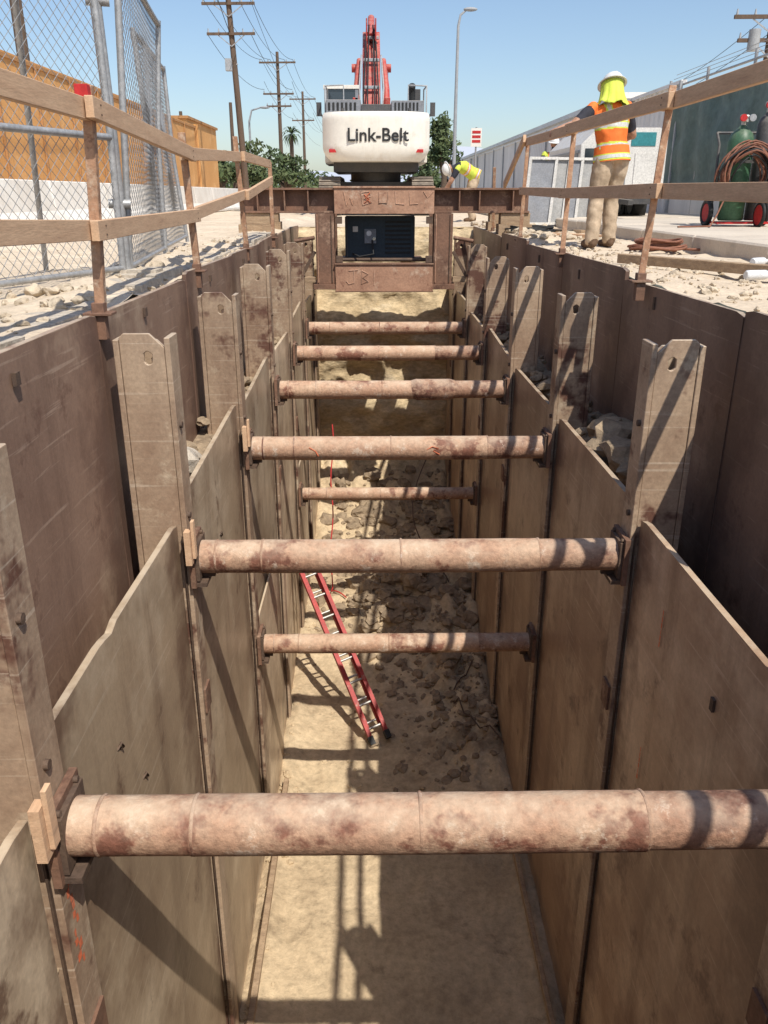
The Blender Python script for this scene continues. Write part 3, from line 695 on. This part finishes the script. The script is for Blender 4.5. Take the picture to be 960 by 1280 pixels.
def pole(name,X,Y,H,arms=(),lean=0,r=.16):
    mb=MB(name); mb.path([(X,Y,-.2),(X+lean*.5,Y,H/2),(X+lean,Y,H)],[r,r*.85,r*.65],m_pole,12)
    for z,w in arms:
        x=X+lean*z/H
        mb.beam((x-w/2,Y-.16,z),(x+w/2,Y-.16,z+.02),.09,.11,m_pole)
        mb.beam((x-w*.3,Y-.16,z),(x,Y-.16,z-.5),.03,.04,m_galv); mb.beam((x+w*.3,Y-.16,z),(x,Y-.16,z-.5),.03,.04,m_galv)
        for t in(-.47,-.25,.25,.47): mb.tube((x+w*t,Y-.16,z+.05),(x+w*t,Y-.16,z+.22),.045,m_lampg,8,.02)
    return mb
p=pole('utility_pole',-6.1,43,11.6,[(8.6,2.4),(7.4,2.2)],lean=-.5); p.box(-6.75,-6.45,42.7,43.0,5.9,6.4,m_lampg); p.tube((-6.5,42.9,6.1),(-6.2,42.95,6.2),.03,m_galv); p.done()
pole('utility_pole',-6.7,66,10,[(9.3,2.6),(7.3,2.2),(6.5,1.8)]).done()
pole('utility_pole',-6.8,90,10,[(9.3,2.6),(7.4,2.2)]).done()
pole('utility_pole',-8.9,23.8,11,[(9.6,2.4)],r=.17).done()
pole('utility_pole',-9.3,60,6.2,[]).done(); pole('utility_pole',-12.2,58,5.5,[]).done()
mb=pole('utility_pole',12.7,29.5,6.1,[(5.75,2.6),(5.1,2.2)]); mb.tube((13.2,29.3,4.7),(13.2,29.3,5.5),.22,m_lampg); mb.tube((12.1,29.3,4.8),(12.1,29.3,5.4),.18,m_lampg); mb.done()
mb=MB('power_lines')
def wire(a,b,sag,r=.014):
    a=V(a);b=V(b); mb.path([a.lerp(b,t)-V((0,0,sag*4*t*(1-t))) for t in lin(0,1,14)],r,m_black,4,cap=False)
tops=[(-8.9,23.8,9.8),(-6.5,43,8.8),(-6.7,66,9.5),(-6.8,90,9.5),(-7,140,9.5)]
for i in range(4):
    for dx in(-1.1,-.5,.5,1.1): wire(V(tops[i])+V((dx,-.16,0)),V(tops[i+1])+V((dx,-.16,0)),.6)
    if i: 
        for dx in(-1,1): wire(V(tops[i])+V((dx,-.16,-1.4)),V(tops[i+1])+V((dx,-.16,-1.9)),.6)
wire((-6.5,42.9,8.8),(-4.5,5,13),.8,.016); wire((-6.5,42.9,7.5),(-3.2,6,11),.8,.016); wire((-6.7,66,8.8),(-7,40,14),.4)
wire((12.7,29.3,6),(16,5,6.6),.3); wire((12.7,29.3,5.4),(16,5,6.0),.3); wire((12.7,29.3,6),(18,60,6.5),.4); wire((12.7,29.3,5.4),(18,60,6.0),.4)
mb.done()
mb=MB('street_lamp'); X,Y=4.45,48
mb.path([(X,Y,0),(X,Y,5),(X+.02,Y,8.6),(X+.12,Y,9.1),(X+.45,Y,9.35)],[.11,.09,.07,.06,.05],m_lampg,10)
mb.ell((X+.62,Y,9.35),(.36,.16,.10),m_lampg); mb.box(X-.2,X+.2,Y-.2,Y+.2,0,.3,m_conc); mb.done()
mb=MB('street_lamp'); X,Y=-8.4,62
mb.path([(X,Y,0),(X,Y,5.2),(X+.2,Y,5.9),(X+.9,Y,6.1)],[.1,.07,.06,.05],m_lampg,10); mb.ell((X+1.1,Y,6.08),(.36,.16,.08),m_lampg); mb.done()

# ------------------------------------------------------------ right background
mb=MB('white_metal_fence')
y=21.5; vs=[];fs=[]; X=7.35
pts=[]
while y<110:
    pts+= [(X,y),(X,y+.16),(X+.045,y+.2),(X+.045,y+.36)]; y+=.40
for px,py in pts: vs+=[(px,py,.0),(px,py,3.0)]
for i in range(len(pts)-1): fs.append((2*i,2*i+1,2*i+3,2*i+2))
mb.add(vs,fs,m_wfence)
mb.box(X-.05,X+.09,21.5,110,3.0,3.08,m_wfence)
for y in lin(21.5,109,22): mb.box(X-.08,X-.02,y-.04,y+.04,0,3.05,m_lampg)
mb.box(X-.02,X+.08,8,21.45,0,.6,m_wfence)
mb.done()
mb=MB('white_warehouse'); mb.box(9.5,30,34,120,0,3.9,m_wfence); mb.box(9.3,30.2,33.8,120.2,3.9,4.1,m_wfence)
for y in lin(36,110,12): mb.box(9.44,9.497,y,y+3,1.0,3.2,m_lampg)
mb.done()
mb=MB('fence_windscreen')
def scr(u,v): return V((7.28+.06*fb(u*.8,v*1.5)+.03*math.sin(u*6),u,v))
us=lin(8,22.4,110); vv=lin(.62,2.7,12); n=len(vv)
mb.add([scr(a,b_+.06*math.sin(a*1.2)*(b_-.6)) for a in us for b_ in vv],[(i*n+j,(i+1)*n+j,(i+1)*n+j+1,i*n+j+1) for i in range(len(us)-1) for j in range(n-1)],m_screen,True)
for y in lin(8,22.4,6): mb.tube((7.36,y,0),(7.36,y,3.15),.035,m_galv,8)
mb.tube((7.36,8,2.98),(7.36,22.4,2.98),.025,m_galv,8)
for k in range(3): mb.tube((7.36+.06*k,8,3.08+.1*k),(7.36+.06*k,22.4,3.08+.1*k),.006,m_wire,4)
mb.done()
mb=MB('road_sign'); mb.tube((3.5,30,0),(3.5,30,2.65),.03,m_galv,8); mb.box(3.32,3.68,29.95,29.965,2.05,2.62,m_white)
for z in(2.5,2.36,2.22): mb.box(3.36,3.64,29.943,29.949,z-.045,z+.04,m_redt)
mb.done()
mb=MB('towed_air_compressor')
x0,x1,y0,y1=4.0,5.65,17.0,20.0
prof=[(x0,.5),(x1,.5),(x1,1.55),(x1-.16,1.74),(x0+.3,1.74),(x0,1.45)]
mb.extr([V((x,y0,z)) for x,z in prof],(0,y1-y0,0),m_silver)
mb.box(4.95,5.42,y0-.012,y0-.002,1.42,1.66,m_teal); mb.box(x0+.08,x0+.45,y0-.012,y0-.002,.62,1.38,m_glass); mb.box(x0+.52,x0+.90,y0-.014,y0-.002,.65,1.38,m_exg)
for z in lin(.7,1.25,7): mb.box(x0+.54,x0+.88,y0-.022,y0-.015,z,z+.03,m_dgrey)
mb.box(x0-.012,x0-.002,y0+.2,y1-.2,.7,1.3,m_exg)
for z in(.6,1.3): mb.box(x0-.02,x0-.004,y0+.1,y1-.1,z,z+.05,m_lampg)
mb.box(x1-.60,x1-.06,y0-.016,y0-.002,.65,1.30,m_silver)
for x in(x0+.12,x1-.12):
    for y in(18.2,19.0): mb.tube((x-.12,y,.36),(x+.12,y,.36),.36,m_black,20); mb.tube((x-.13,y,.36),(x+.13,y,.36),.18,m_lampg,14)
mb.box(x0+.2,x1-.2,y0-.1,y1,.38,.50,m_dgrey); mb.beam((4.7,y0,.45),(4.7,y0-1.2,.42),.09,.09,m_dgrey)
mb.tube((x1-.4,19,1.70),(x1-.4,19,1.98),.05,m_black,10)
mb.done(bevel=.03)
mb=MB('aluminium_shore_panel')
for i in range(4):
    x=2.8+.27*i; y=16.0+.12*i; t=.25
    for a,b in(((x,y,.03),(x+.12,y+t,1.2)),((x+.5,y+.1,.03),(x+.62,y+t+.1,1.2))): mb.beam(a,b,.045,.045,m_silver)
    for h in(.05,.62,1.18): mb.beam((x+.1*h,y+t*h/1.25,h),(x+.5+.1*h,y+.1+t*h/1.25,h),.035,.045,m_silver)
    mb.extr([(x+.02,y+.03,.06),(x+.48,y+.13,.06),(x+.60,y+.1+t+.02,1.15),(x+.14,y+t+.02,1.15)],(0,.012,0),m_panel if i%2 else m_exg)
mb.done()
# gas cylinder cart
e=empty('gas_cylinder_cart')
mb=MB('cylinders'); cx,cy=4.98,12.0
def cyl(x,y,r,h,m):
    mb.path([(x,y,.22),(x,y,.24),(x,y,.24+h),(x,y,.24+h+r*.6),(x,y,.24+h+r*.95),(x,y,.24+h+r*1.2)],[r*.9,r,r,r*.8,r*.4,r*.22],m,24)
    z=.24+h+r*1.2; mb.tube((x,y,z),(x,y,z+.09),.03,m_alu,10); mb.tube((x-.05,y,z+.1),(x+.05,y,z+.1),.03,m_alu,10)
    mb.tube((x,y-.12,z+.05),(x,y,z+.05),.02,m_alu,8); mb.tube((x+.06,y-.14,z+.08),(x+.06,y-.11,z+.08),.045,m_lampg,14); mb.tube((x-.06,y-.14,z+.08),(x-.06,y-.11,z+.08),.045,m_redt,14)
cyl(cx-.0,cy,.17,.98,m_green); cyl(cx+.34,cy+.05,.12,1.2,m_dgrey); mb.done(parent=e)
mb=MB('cart_frame')
for x in(cx-.2,cx+.48): mb.path([(x,cy+.2,.2),(x,cy+.22,1.2),(x,cy+.35,1.35)],.018,m_dgrey,8)
mb.tube((cx-.2,cy+.35,1.35),(cx+.48,cy+.35,1.35),.018,m_dgrey,8); mb.box(cx-.25,cx+.5,cy-.2,cy+.25,.18,.205,m_redt)
for z in(.55,.95): mb.box(cx-.2,cx+.46,cy-.19,cy-.175,z,z+.04,m_dgrey)
for x in(cx-.26,cx+.54):
    mb.path([(x+.0,cy+.2+.155*math.cos(t),.32+.155*math.sin(t)) for t in [2*math.pi*i/20 for i in range(20)]],.035,m_black,8,closed=True)
    mb.tube((x-.02,cy+.2,.32),(x+.02,cy+.2,.32),.12,m_redt,16)
mb.tube((cx+.25,cy-.3,.3),(cx+.29,cy-.3,.3),.13,m_redt,18); mb.path([(cx+.27,cy-.3+.145*math.cos(t),.3+.145*math.sin(t)) for t in [2*math.pi*i/20 for i in range(20)]],.025,m_black,8,closed=True)
mb.done(parent=e)
mb=MB('coiled_hose')
for i in range(22):
    r=.29+U(-.07,.06); c=V((cx+.02+U(-.05,.05),cy-.30+U(-.07,.05),.86+U(-.05,.04))); ph=U(0,6); tl=U(-.15,.15)
    mb.path([c+V((r*1.05*math.cos(t),.05*math.sin(2*t+ph)+tl*math.sin(t),r*math.sin(t)-.05*abs(math.cos(t)))) for t in [2*math.pi*k/28 for k in range(28)]],.0125,m_hose if i%4 else m_black,6,closed=True)
mb.path([(cx-.2,cy-.3,.6),(cx-.35,cy-.4,.3),(cx-.5,cy-.6,.165),(cx-1.0,cy-.8,.165)],.012,m_hose,6)
mb.done(parent=e)
def coil(name,c,r0,n,m,rr=.012):
    mb=MB(name)
    for i in range(n):
        r=r0+U(-.06,.06); cc=V(c)+V((U(-.05,.05),U(-.05,.05),.012+.02*i*.6))
        mb.path([cc+V((r*math.cos(t)*1.2,r*math.sin(t),.01*math.sin(3*t+i))) for t in [2*math.pi*k/26 for k in range(26)]],rr,m,6,closed=True)
    mb.path([V(c)+V((r0,0,.02)),V(c)+V((r0+.3,-.2,.02)),V(c)+V((r0+.8,.1,.02))],rr,m,6)
    return mb.done()
coil('hose_coil',gz(3.05,9.1)+V((0,0,.02)),.2,9,m_hose,.014); coil('hose_coil',gz(2.35,12.8)+V((0,0,.03)),.22,5,m_black)
mb=MB('timber_plank'); mb.beam((2.15,7.35,.045),(3.35,5.2,.05),.09,.075,m_woodold); mb.done(bevel=.004)
mb=MB('timber_plank'); mb.beam((2.25,13.4,.06),(3.1,12.6,.05),.14,.05,m_woodold); mb.done(bevel=.004)
mb=MB('timber_plank'); mb.beam((2.5,12.3,.03),(3.2,11.4,.03),.12,.045,m_wood); mb.done(bevel=.004)
def bottle(x,y,a):
    mb=MB('water_bottle'); d=V((math.cos(a),math.sin(a),0)); p=V((x,y,.045)); 
    mb.path([p,p+d*.01,p+d*.15,p+d*.18,p+d*.19,p+d*.21],[.025,.033,.033,.02,.013,.013],m_bottle,14); mb.tube(p+d*.205,p+d*.225,.015,m_white,10); mb.done()
bottle(2.55,5.75,.2); bottle(3.1,6.9,.6)

# ------------------------------------------------------------ excavator
e=empty('excavator'); CX=.12; Y0=24.0
mb=MB('counterweight'); rs=[]
for z in lin(1.40,2.62,16):
    t=(z-1.40)/1.22
    w=1.46*(1-.16*(max(0,.30-t)/.30)**2.2)*(1-.03*(max(0,t-.88)/.12)**2); dp=.12*(max(0,.30-t)/.30)**2+.05*(max(0,t-.9)/.1)**2
    ring=[]
    for i in range(25):
        a=-1+2*i/24; x=w*math.sin(a*math.pi/2)
        yy=Y0+dp+.42*abs(math.sin(a*math.pi/2))**5+.10*abs(math.sin(a*math.pi/2))**2
        ring.append(V((CX+x,yy,z)))
    ring+=[V((CX+w,Y0+1.3,z)),V((CX-w,Y0+1.3,z))]; rs.append(ring)
mb.rings(rs,m_exw)
for x in(-.9,.9): mb.tube((CX+x,Y0+.4,2.6),(CX+x,Y0+.4,2.72),.05,m_dgrey,10)
for s in(-1,1):
    mb.box(CX+s*1.18-.1,CX+s*1.18+.1,Y0+.18,Y0+.30,1.62,1.70,m_redt)
mb.done(parent=e)
c=bpy.data.curves.new('lettering','FONT'); c.body='Link-Belt'; c.size=.46; c.extrude=.01; c.offset=.006; c.align_x='CENTER'; c.align_y='CENTER'
o=bpy.data.objects.new('lettering',c); COL.objects.link(o); o.location=(CX+.04,Y0-.008,2.03); o.rotation_euler=(math.pi/2,0,0); c.materials.append(m_black); o.parent=e
mb=MB('engine_house')
mb.box(CX-1.45,CX+1.45,Y0+1.3,Y0+4.2,1.40,2.45,m_exw)
mb.box(CX-1.36,CX-.42,Y0+.62,Y0+2.9,2.6,2.95,m_exg); mb.box(CX+.42,CX+1.3,Y0+.62,Y0+2.9,2.6,2.93,m_exg); mb.box(CX-.40,CX+.40,Y0+.62,Y0+2.4,2.58,2.84,m_dgrey)
for x in lin(-1.3,-.6,6): mb.box(CX+x,CX+x+.06,Y0+.6,Y0+.619,2.68,2.88,m_black)
for x in lin(.5,1.1,6): mb.box(CX+x,CX+x+.05,Y0+.6,Y0+.619,2.68,2.88,m_black)
mb.path([(CX+1.0,Y0+1.2,2.9),(CX+1.0,Y0+1.2,3.25),(CX+1.0,Y0+1.1,3.35)],.09,m_black,12)
mb.box(CX+1.05,CX+1.25,Y0+1.5,Y0+1.7,2.93,3.3,m_dgrey)
mb.box(CX-1.2,CX+1.2,Y0+1.0,Y0+4.4,1.15,1.395,m_dgrey)
mb.tube((CX,Y0+2.6,.9),(CX,Y0+2.6,1.16),.75,m_dgrey,28)
mb.done(parent=e,bevel=.03)
mb=MB('handrails')
for s in(-1,1):
    x=CX+s*1.38
    mb.path([(x,Y0+.8,2.6),(x,Y0+.8,3.3),(x,Y0+2.2,3.35),(x,Y0+2.2,2.6)],.022,m_lampg,6)
    mb.path([(x,Y0+.8,3.3),(x-s*.5,Y0+.8,3.32),(x-s*.5,Y0+.8,2.9)],.022,m_lampg,6)
    mb.beam((x+s*.02,Y0+1.4,2.4),(x+s*.2,Y0+1.4,2.75),.04,.04,m_black); mb.box(*sorted((x+s*.14,x+s*.28)),Y0+1.35,Y0+1.4,2.6,2.95,m_dgrey)
mb.done(parent=e)
mb=MB('cab')
cx0,cx1,cy0,cy1=CX-1.5,CX-.5,Y0+2.6,Y0+4.4
mb.box(cx0,cx1,cy0,cy1,1.4,2.2,m_exg); mb.box(cx0-.02,cx1+.02,cy0-.02,cy1+.02,3.42,3.52,m_exw)
for x in(cx0,cx1-.1):
    for y in(cy0,cy1-.1,cy0+.85): mb.box(x,x+.1,y,y+.1,2.2,3.42,m_exg)
mb.box(cx0+.02,cx1-.02,cy0+.03,cy0+.04,2.2,3.42,m_glass); mb.box(cx0+.03,cx0+.04,cy0+.1,cy1-.1,2.2,3.42,m_glass); mb.box(cx1-.04,cx1-.03,cy0+.1,cy1-.1,2.2,3.42,m_glass)
mb.done(parent=e,bevel=.03)
mb=MB('boom')
bx=CX-.12
prof=[(26.9,1.9),(26.6,2.3),(27.3,3.4),(28.4,4.6),(29.6,5.35),(30.5,5.5),(32.0,5.2),(34.6,4.4),(34.7,4.1),(32.0,4.5),(30.6,4.7),(29.6,4.4),(28.7,3.7),(27.7,2.5),(27.3,1.8)]
mb.extr([V((bx-.27,y,z)) for y,z in prof],(.54,0,0),m_exr)
for s in(-1,1):
    x=bx+s*.47
    mb.tube((x,28.1,1.5),(x,28.3,3.2),.12,m_exr,14); mb.tube((x,28.3,3.2),(x,28.55,4.2),.055,m_chrome,12); mb.tube((x-.14,28.55,4.2),(x+.14,28.55,4.2),.12,m_exr,12)
    mb.path([(x,27.0,2.0),(x-s*.03,27.6,3.5),(x-s*.1,28.4,4.4)],[.12,.11,.08],m_exr,14)
    mb.box(x-.08,x+.08,26.6,27.3,2.2,3.2,m_exr)
mb.tube((bx,28.9,5.1),(bx,30.3,5.85),.11,m_exr,14); mb.tube((bx,30.3,5.85),(bx,31.6,5.8),.05,m_chrome,10)
for x in(-.14,.14): mb.box(bx+x-.02,bx+x+.02,28.5,29.4,4.6,5.55,m_exr)
for k,x in enumerate((-.2,-.1,.08,.18)):
    mb.path([(bx+x,26.55,2.6),(bx+x*1.2,26.9,3.2),(bx+x,27.6,4.0),(bx+x*.8,28.4,4.85),(bx+x*.7,29.4,5.5)],.028,m_black,6)
for y,z in((27.25,3.5),(28.0,4.32),(28.9,5.05)): mb.box(bx-.24,bx+.24,y-.06,y+.02,z-.02,z+.07,m_lampg)
mb.path([(bx-.3,26.6,2.7),(bx-.36,27.1,3.5),(bx-.3,28.2,4.5)],.03,m_lampg,6); mb.path([(bx+.3,26.6,2.7),(bx+.36,27.1,3.5),(bx+.3,28.2,4.5)],.03,m_lampg,6)
mb.extr([V((bx-.2,y,z)) for y,z in((33.9,5.2),(34.6,4.9),(35.0,3.0),(34.9,1.6),(34.5,1.6),(34.3,3.2),(34.0,4.3))],(.4,0,0),m_exr)
mb.extr([V((bx-.55,y,z)) for y,z in((34.3,1.7),(35.2,1.6),(35.3,.9),(34.8,.35),(34.0,.2),(33.6,.6),(34.2,1.0))],(1.1,0,0),m_dgrey)
mb.done(parent=e,bevel=.02)
mb=MB('tracks')
for s in(-1,1):
    xc=CX+s*1.3
    loop=[]; H_=.5; R_=.47; ya,yb=Y0+.9,Y0+4.4
    for i in range(13): a=math.pi/2+math.pi*i/12; loop.append((ya+R_*math.cos(a),H_+R_*math.sin(a)))
    for i in range(13): a=-math.pi/2+math.pi*i/12; loop.append((yb+R_*math.cos(a),H_+R_*math.sin(a)))
    mb.extr([V((xc-.22,y,z)) for y,z in loop],(.44,0,0),m_track)
    per=[];n=len(loop)
    for i in range(n):
        a=V((0,*loop[i])); b=V((0,*loop[(i+1)%n])); L_=(b-a).length; k=max(1,round(L_/.19))
        for j in range(k): per.append((a.lerp(b,(j+.5)/k),(b-a).normalized(),min(.17,L_/k*.92)))
    for c,d_,l in per:
        nn=V((0,d_.z,-d_.y)); 
        if (c-V((0,min(max(c.y,ya),yb),H_))).dot(nn)<0: nn=-nn
        c=c+V((xc,0,0))
        mb.beam(c-V((.30,0,0))+nn*.01,c+V((.30,0,0))+nn*.01,l,.035,m_track,up=nn)
        mb.beam(c-V((.29,0,0))+nn*.045,c+V((.29,0,0))+nn*.045,.03,.04,m_track,up=nn)
mb.box(CX-1.05,CX+1.05,Y0+1.8,Y0+3.5,.45,.9,m_dgrey)
mb.done(parent=e)

# ------------------------------------------------------------ trees, hills
def leaves(mb,c,r,n,m,s=.22):
    c=V(c); vs=[];fs=[]
    for i in range(n):
        while True:
            q=V((U(-1,1),U(-1,1),U(-1,1)))
            if .35<q.length<1: break
        k=.75+.5*noise.noise(q*2+c)
        p=c+V((q.x*r[0],q.y*r[1],q.z*r[2]))*k
        a=V((U(-1,1),U(-1,1),U(-1,1))).normalized(); b=a.orthogonal().normalized(); s_=s*U(.5,1.2)
        j=len(vs); vs+=[p-a*s_,p+b*s_*.5,p+a*s_,p-b*s_*.5]; fs.append((j,j+1,j+2,j+3))
    mb.add(vs,fs,m)
def tree(name,X,Y,H,W,n=900,mm=(m_leaf,m_leaf2),s=.2):
    mb=MB(name); mb.path([(X,Y,0),(X+.1,Y,H*.3),(X,Y,H*.6)],[W*.08,W*.06,W*.03],m_bark,8)
    for i in range(9):
        a=U(0,6.28); rr=U(.2,.75)*W*.5; z=H*U(.35,.85); c=(X+rr*math.cos(a),Y+rr*math.sin(a),z)
        mb.path([(X,Y,H*.3),(X+rr*.5*math.cos(a),Y+rr*.5*math.sin(a),z*.8),c],[W*.04,W*.025,W*.01],m_bark,5)
        leaves(mb,c,(W*.26,W*.26,H*.17),n//10,mm[i%2],s)
    leaves(mb,(X,Y,H*.85),(W*.25,W*.25,H*.15),n//10,mm[0],s)
    return mb.done()
tree('tree',5.0,62,5.9,3.2,1600)
tree('tree',4.2,75,4.6,3.5,900)
for X,Y,H,W in((-9.6,56,3.2,3.6),(-7.8,58,4.0,4.2),(-6.0,62,3.3,4.0),(-12,54,3.0,3.6)): tree('tree',X,Y,H,W,1000)
mb=MB('tree_line')
for i in range(60):
    Y=U(80,130); X=U(-34,-3) if i%4 else U(4,12); h=U(2.0,4.2)
    leaves(mb,(X,Y,h*.5),(2.2,1.5,h*.6),100,m_leaf if i%2 else m_leaf2,.38)
mb.done()
mb=MB('palm_tree'); X,Y=-9.4,105
mb.path([(X,Y,0),(X,Y,7)],[.3,.22],m_bark,8)
for i in range(46):
    a=U(0,6.28); el=U(-.9,1.1); d=V((math.cos(a)*math.cos(el),math.sin(a)*math.cos(el),math.sin(el)))
    p=V((X,Y,7.2)); q=p+d*.9; t=q+d*.5-V((0,0,.5)); w=V((-d.y,d.x,0))*.14
    mb.add([p-w*.3,p+w*.3,q+w,q-w,t],[(0,1,2,3),(3,2,4)],m_leaf2)
mb.done()
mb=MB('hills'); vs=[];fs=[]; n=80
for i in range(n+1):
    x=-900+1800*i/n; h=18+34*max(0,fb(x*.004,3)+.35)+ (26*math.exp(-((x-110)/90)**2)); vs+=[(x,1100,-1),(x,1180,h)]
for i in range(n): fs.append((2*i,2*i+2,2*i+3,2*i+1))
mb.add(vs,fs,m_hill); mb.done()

# ------------------------------------------------------------ camera, light, world
cam=bpy.data.cameras.new('camera'); co=bpy.data.objects.new('camera',cam); COL.objects.link(co)
co.location=(0,0,.56); co.rotation_euler=(math.radians(90-21.27),0,-.0137)
cam.sensor_fit='VERTICAL'; cam.sensor_height=36; cam.lens=36*1020/1280; cam.clip_start=.02; cam.clip_end=5000
sc.camera=co
d=V((-.33,.60,-1))
sl=bpy.data.lights.new('sun','SUN'); sl.energy=5; sl.angle=math.radians(.5); sl.color=(1,.95,.86)
so=bpy.data.objects.new('sun',sl); COL.objects.link(so); so.rotation_euler=d.to_track_quat('-Z','Y').to_euler(); so.location=(5,-9,15)
w=bpy.data.worlds.new('World'); sc.world=w; w.use_nodes=True; nt=w.node_tree
bg=nt.nodes['Background']; sk=nt.nodes.new('ShaderNodeTexSky'); sk.sky_type='NISHITA'; sk.sun_disc=False
sk.sun_elevation=math.atan(1/math.hypot(.33,.6)); sk.sun_rotation=math.atan2(.33,-.60); sk.dust_density=1.2; sk.air_density=1.0; sk.ozone_density=2.2; sk.altitude=100
nt.links.new(sk.outputs[0],bg.inputs[0]); bg.inputs[1].default_value=.15
sc.view_settings.view_transform='Standard'; sc.view_settings.look='None'; sc.view_settings.exposure=0
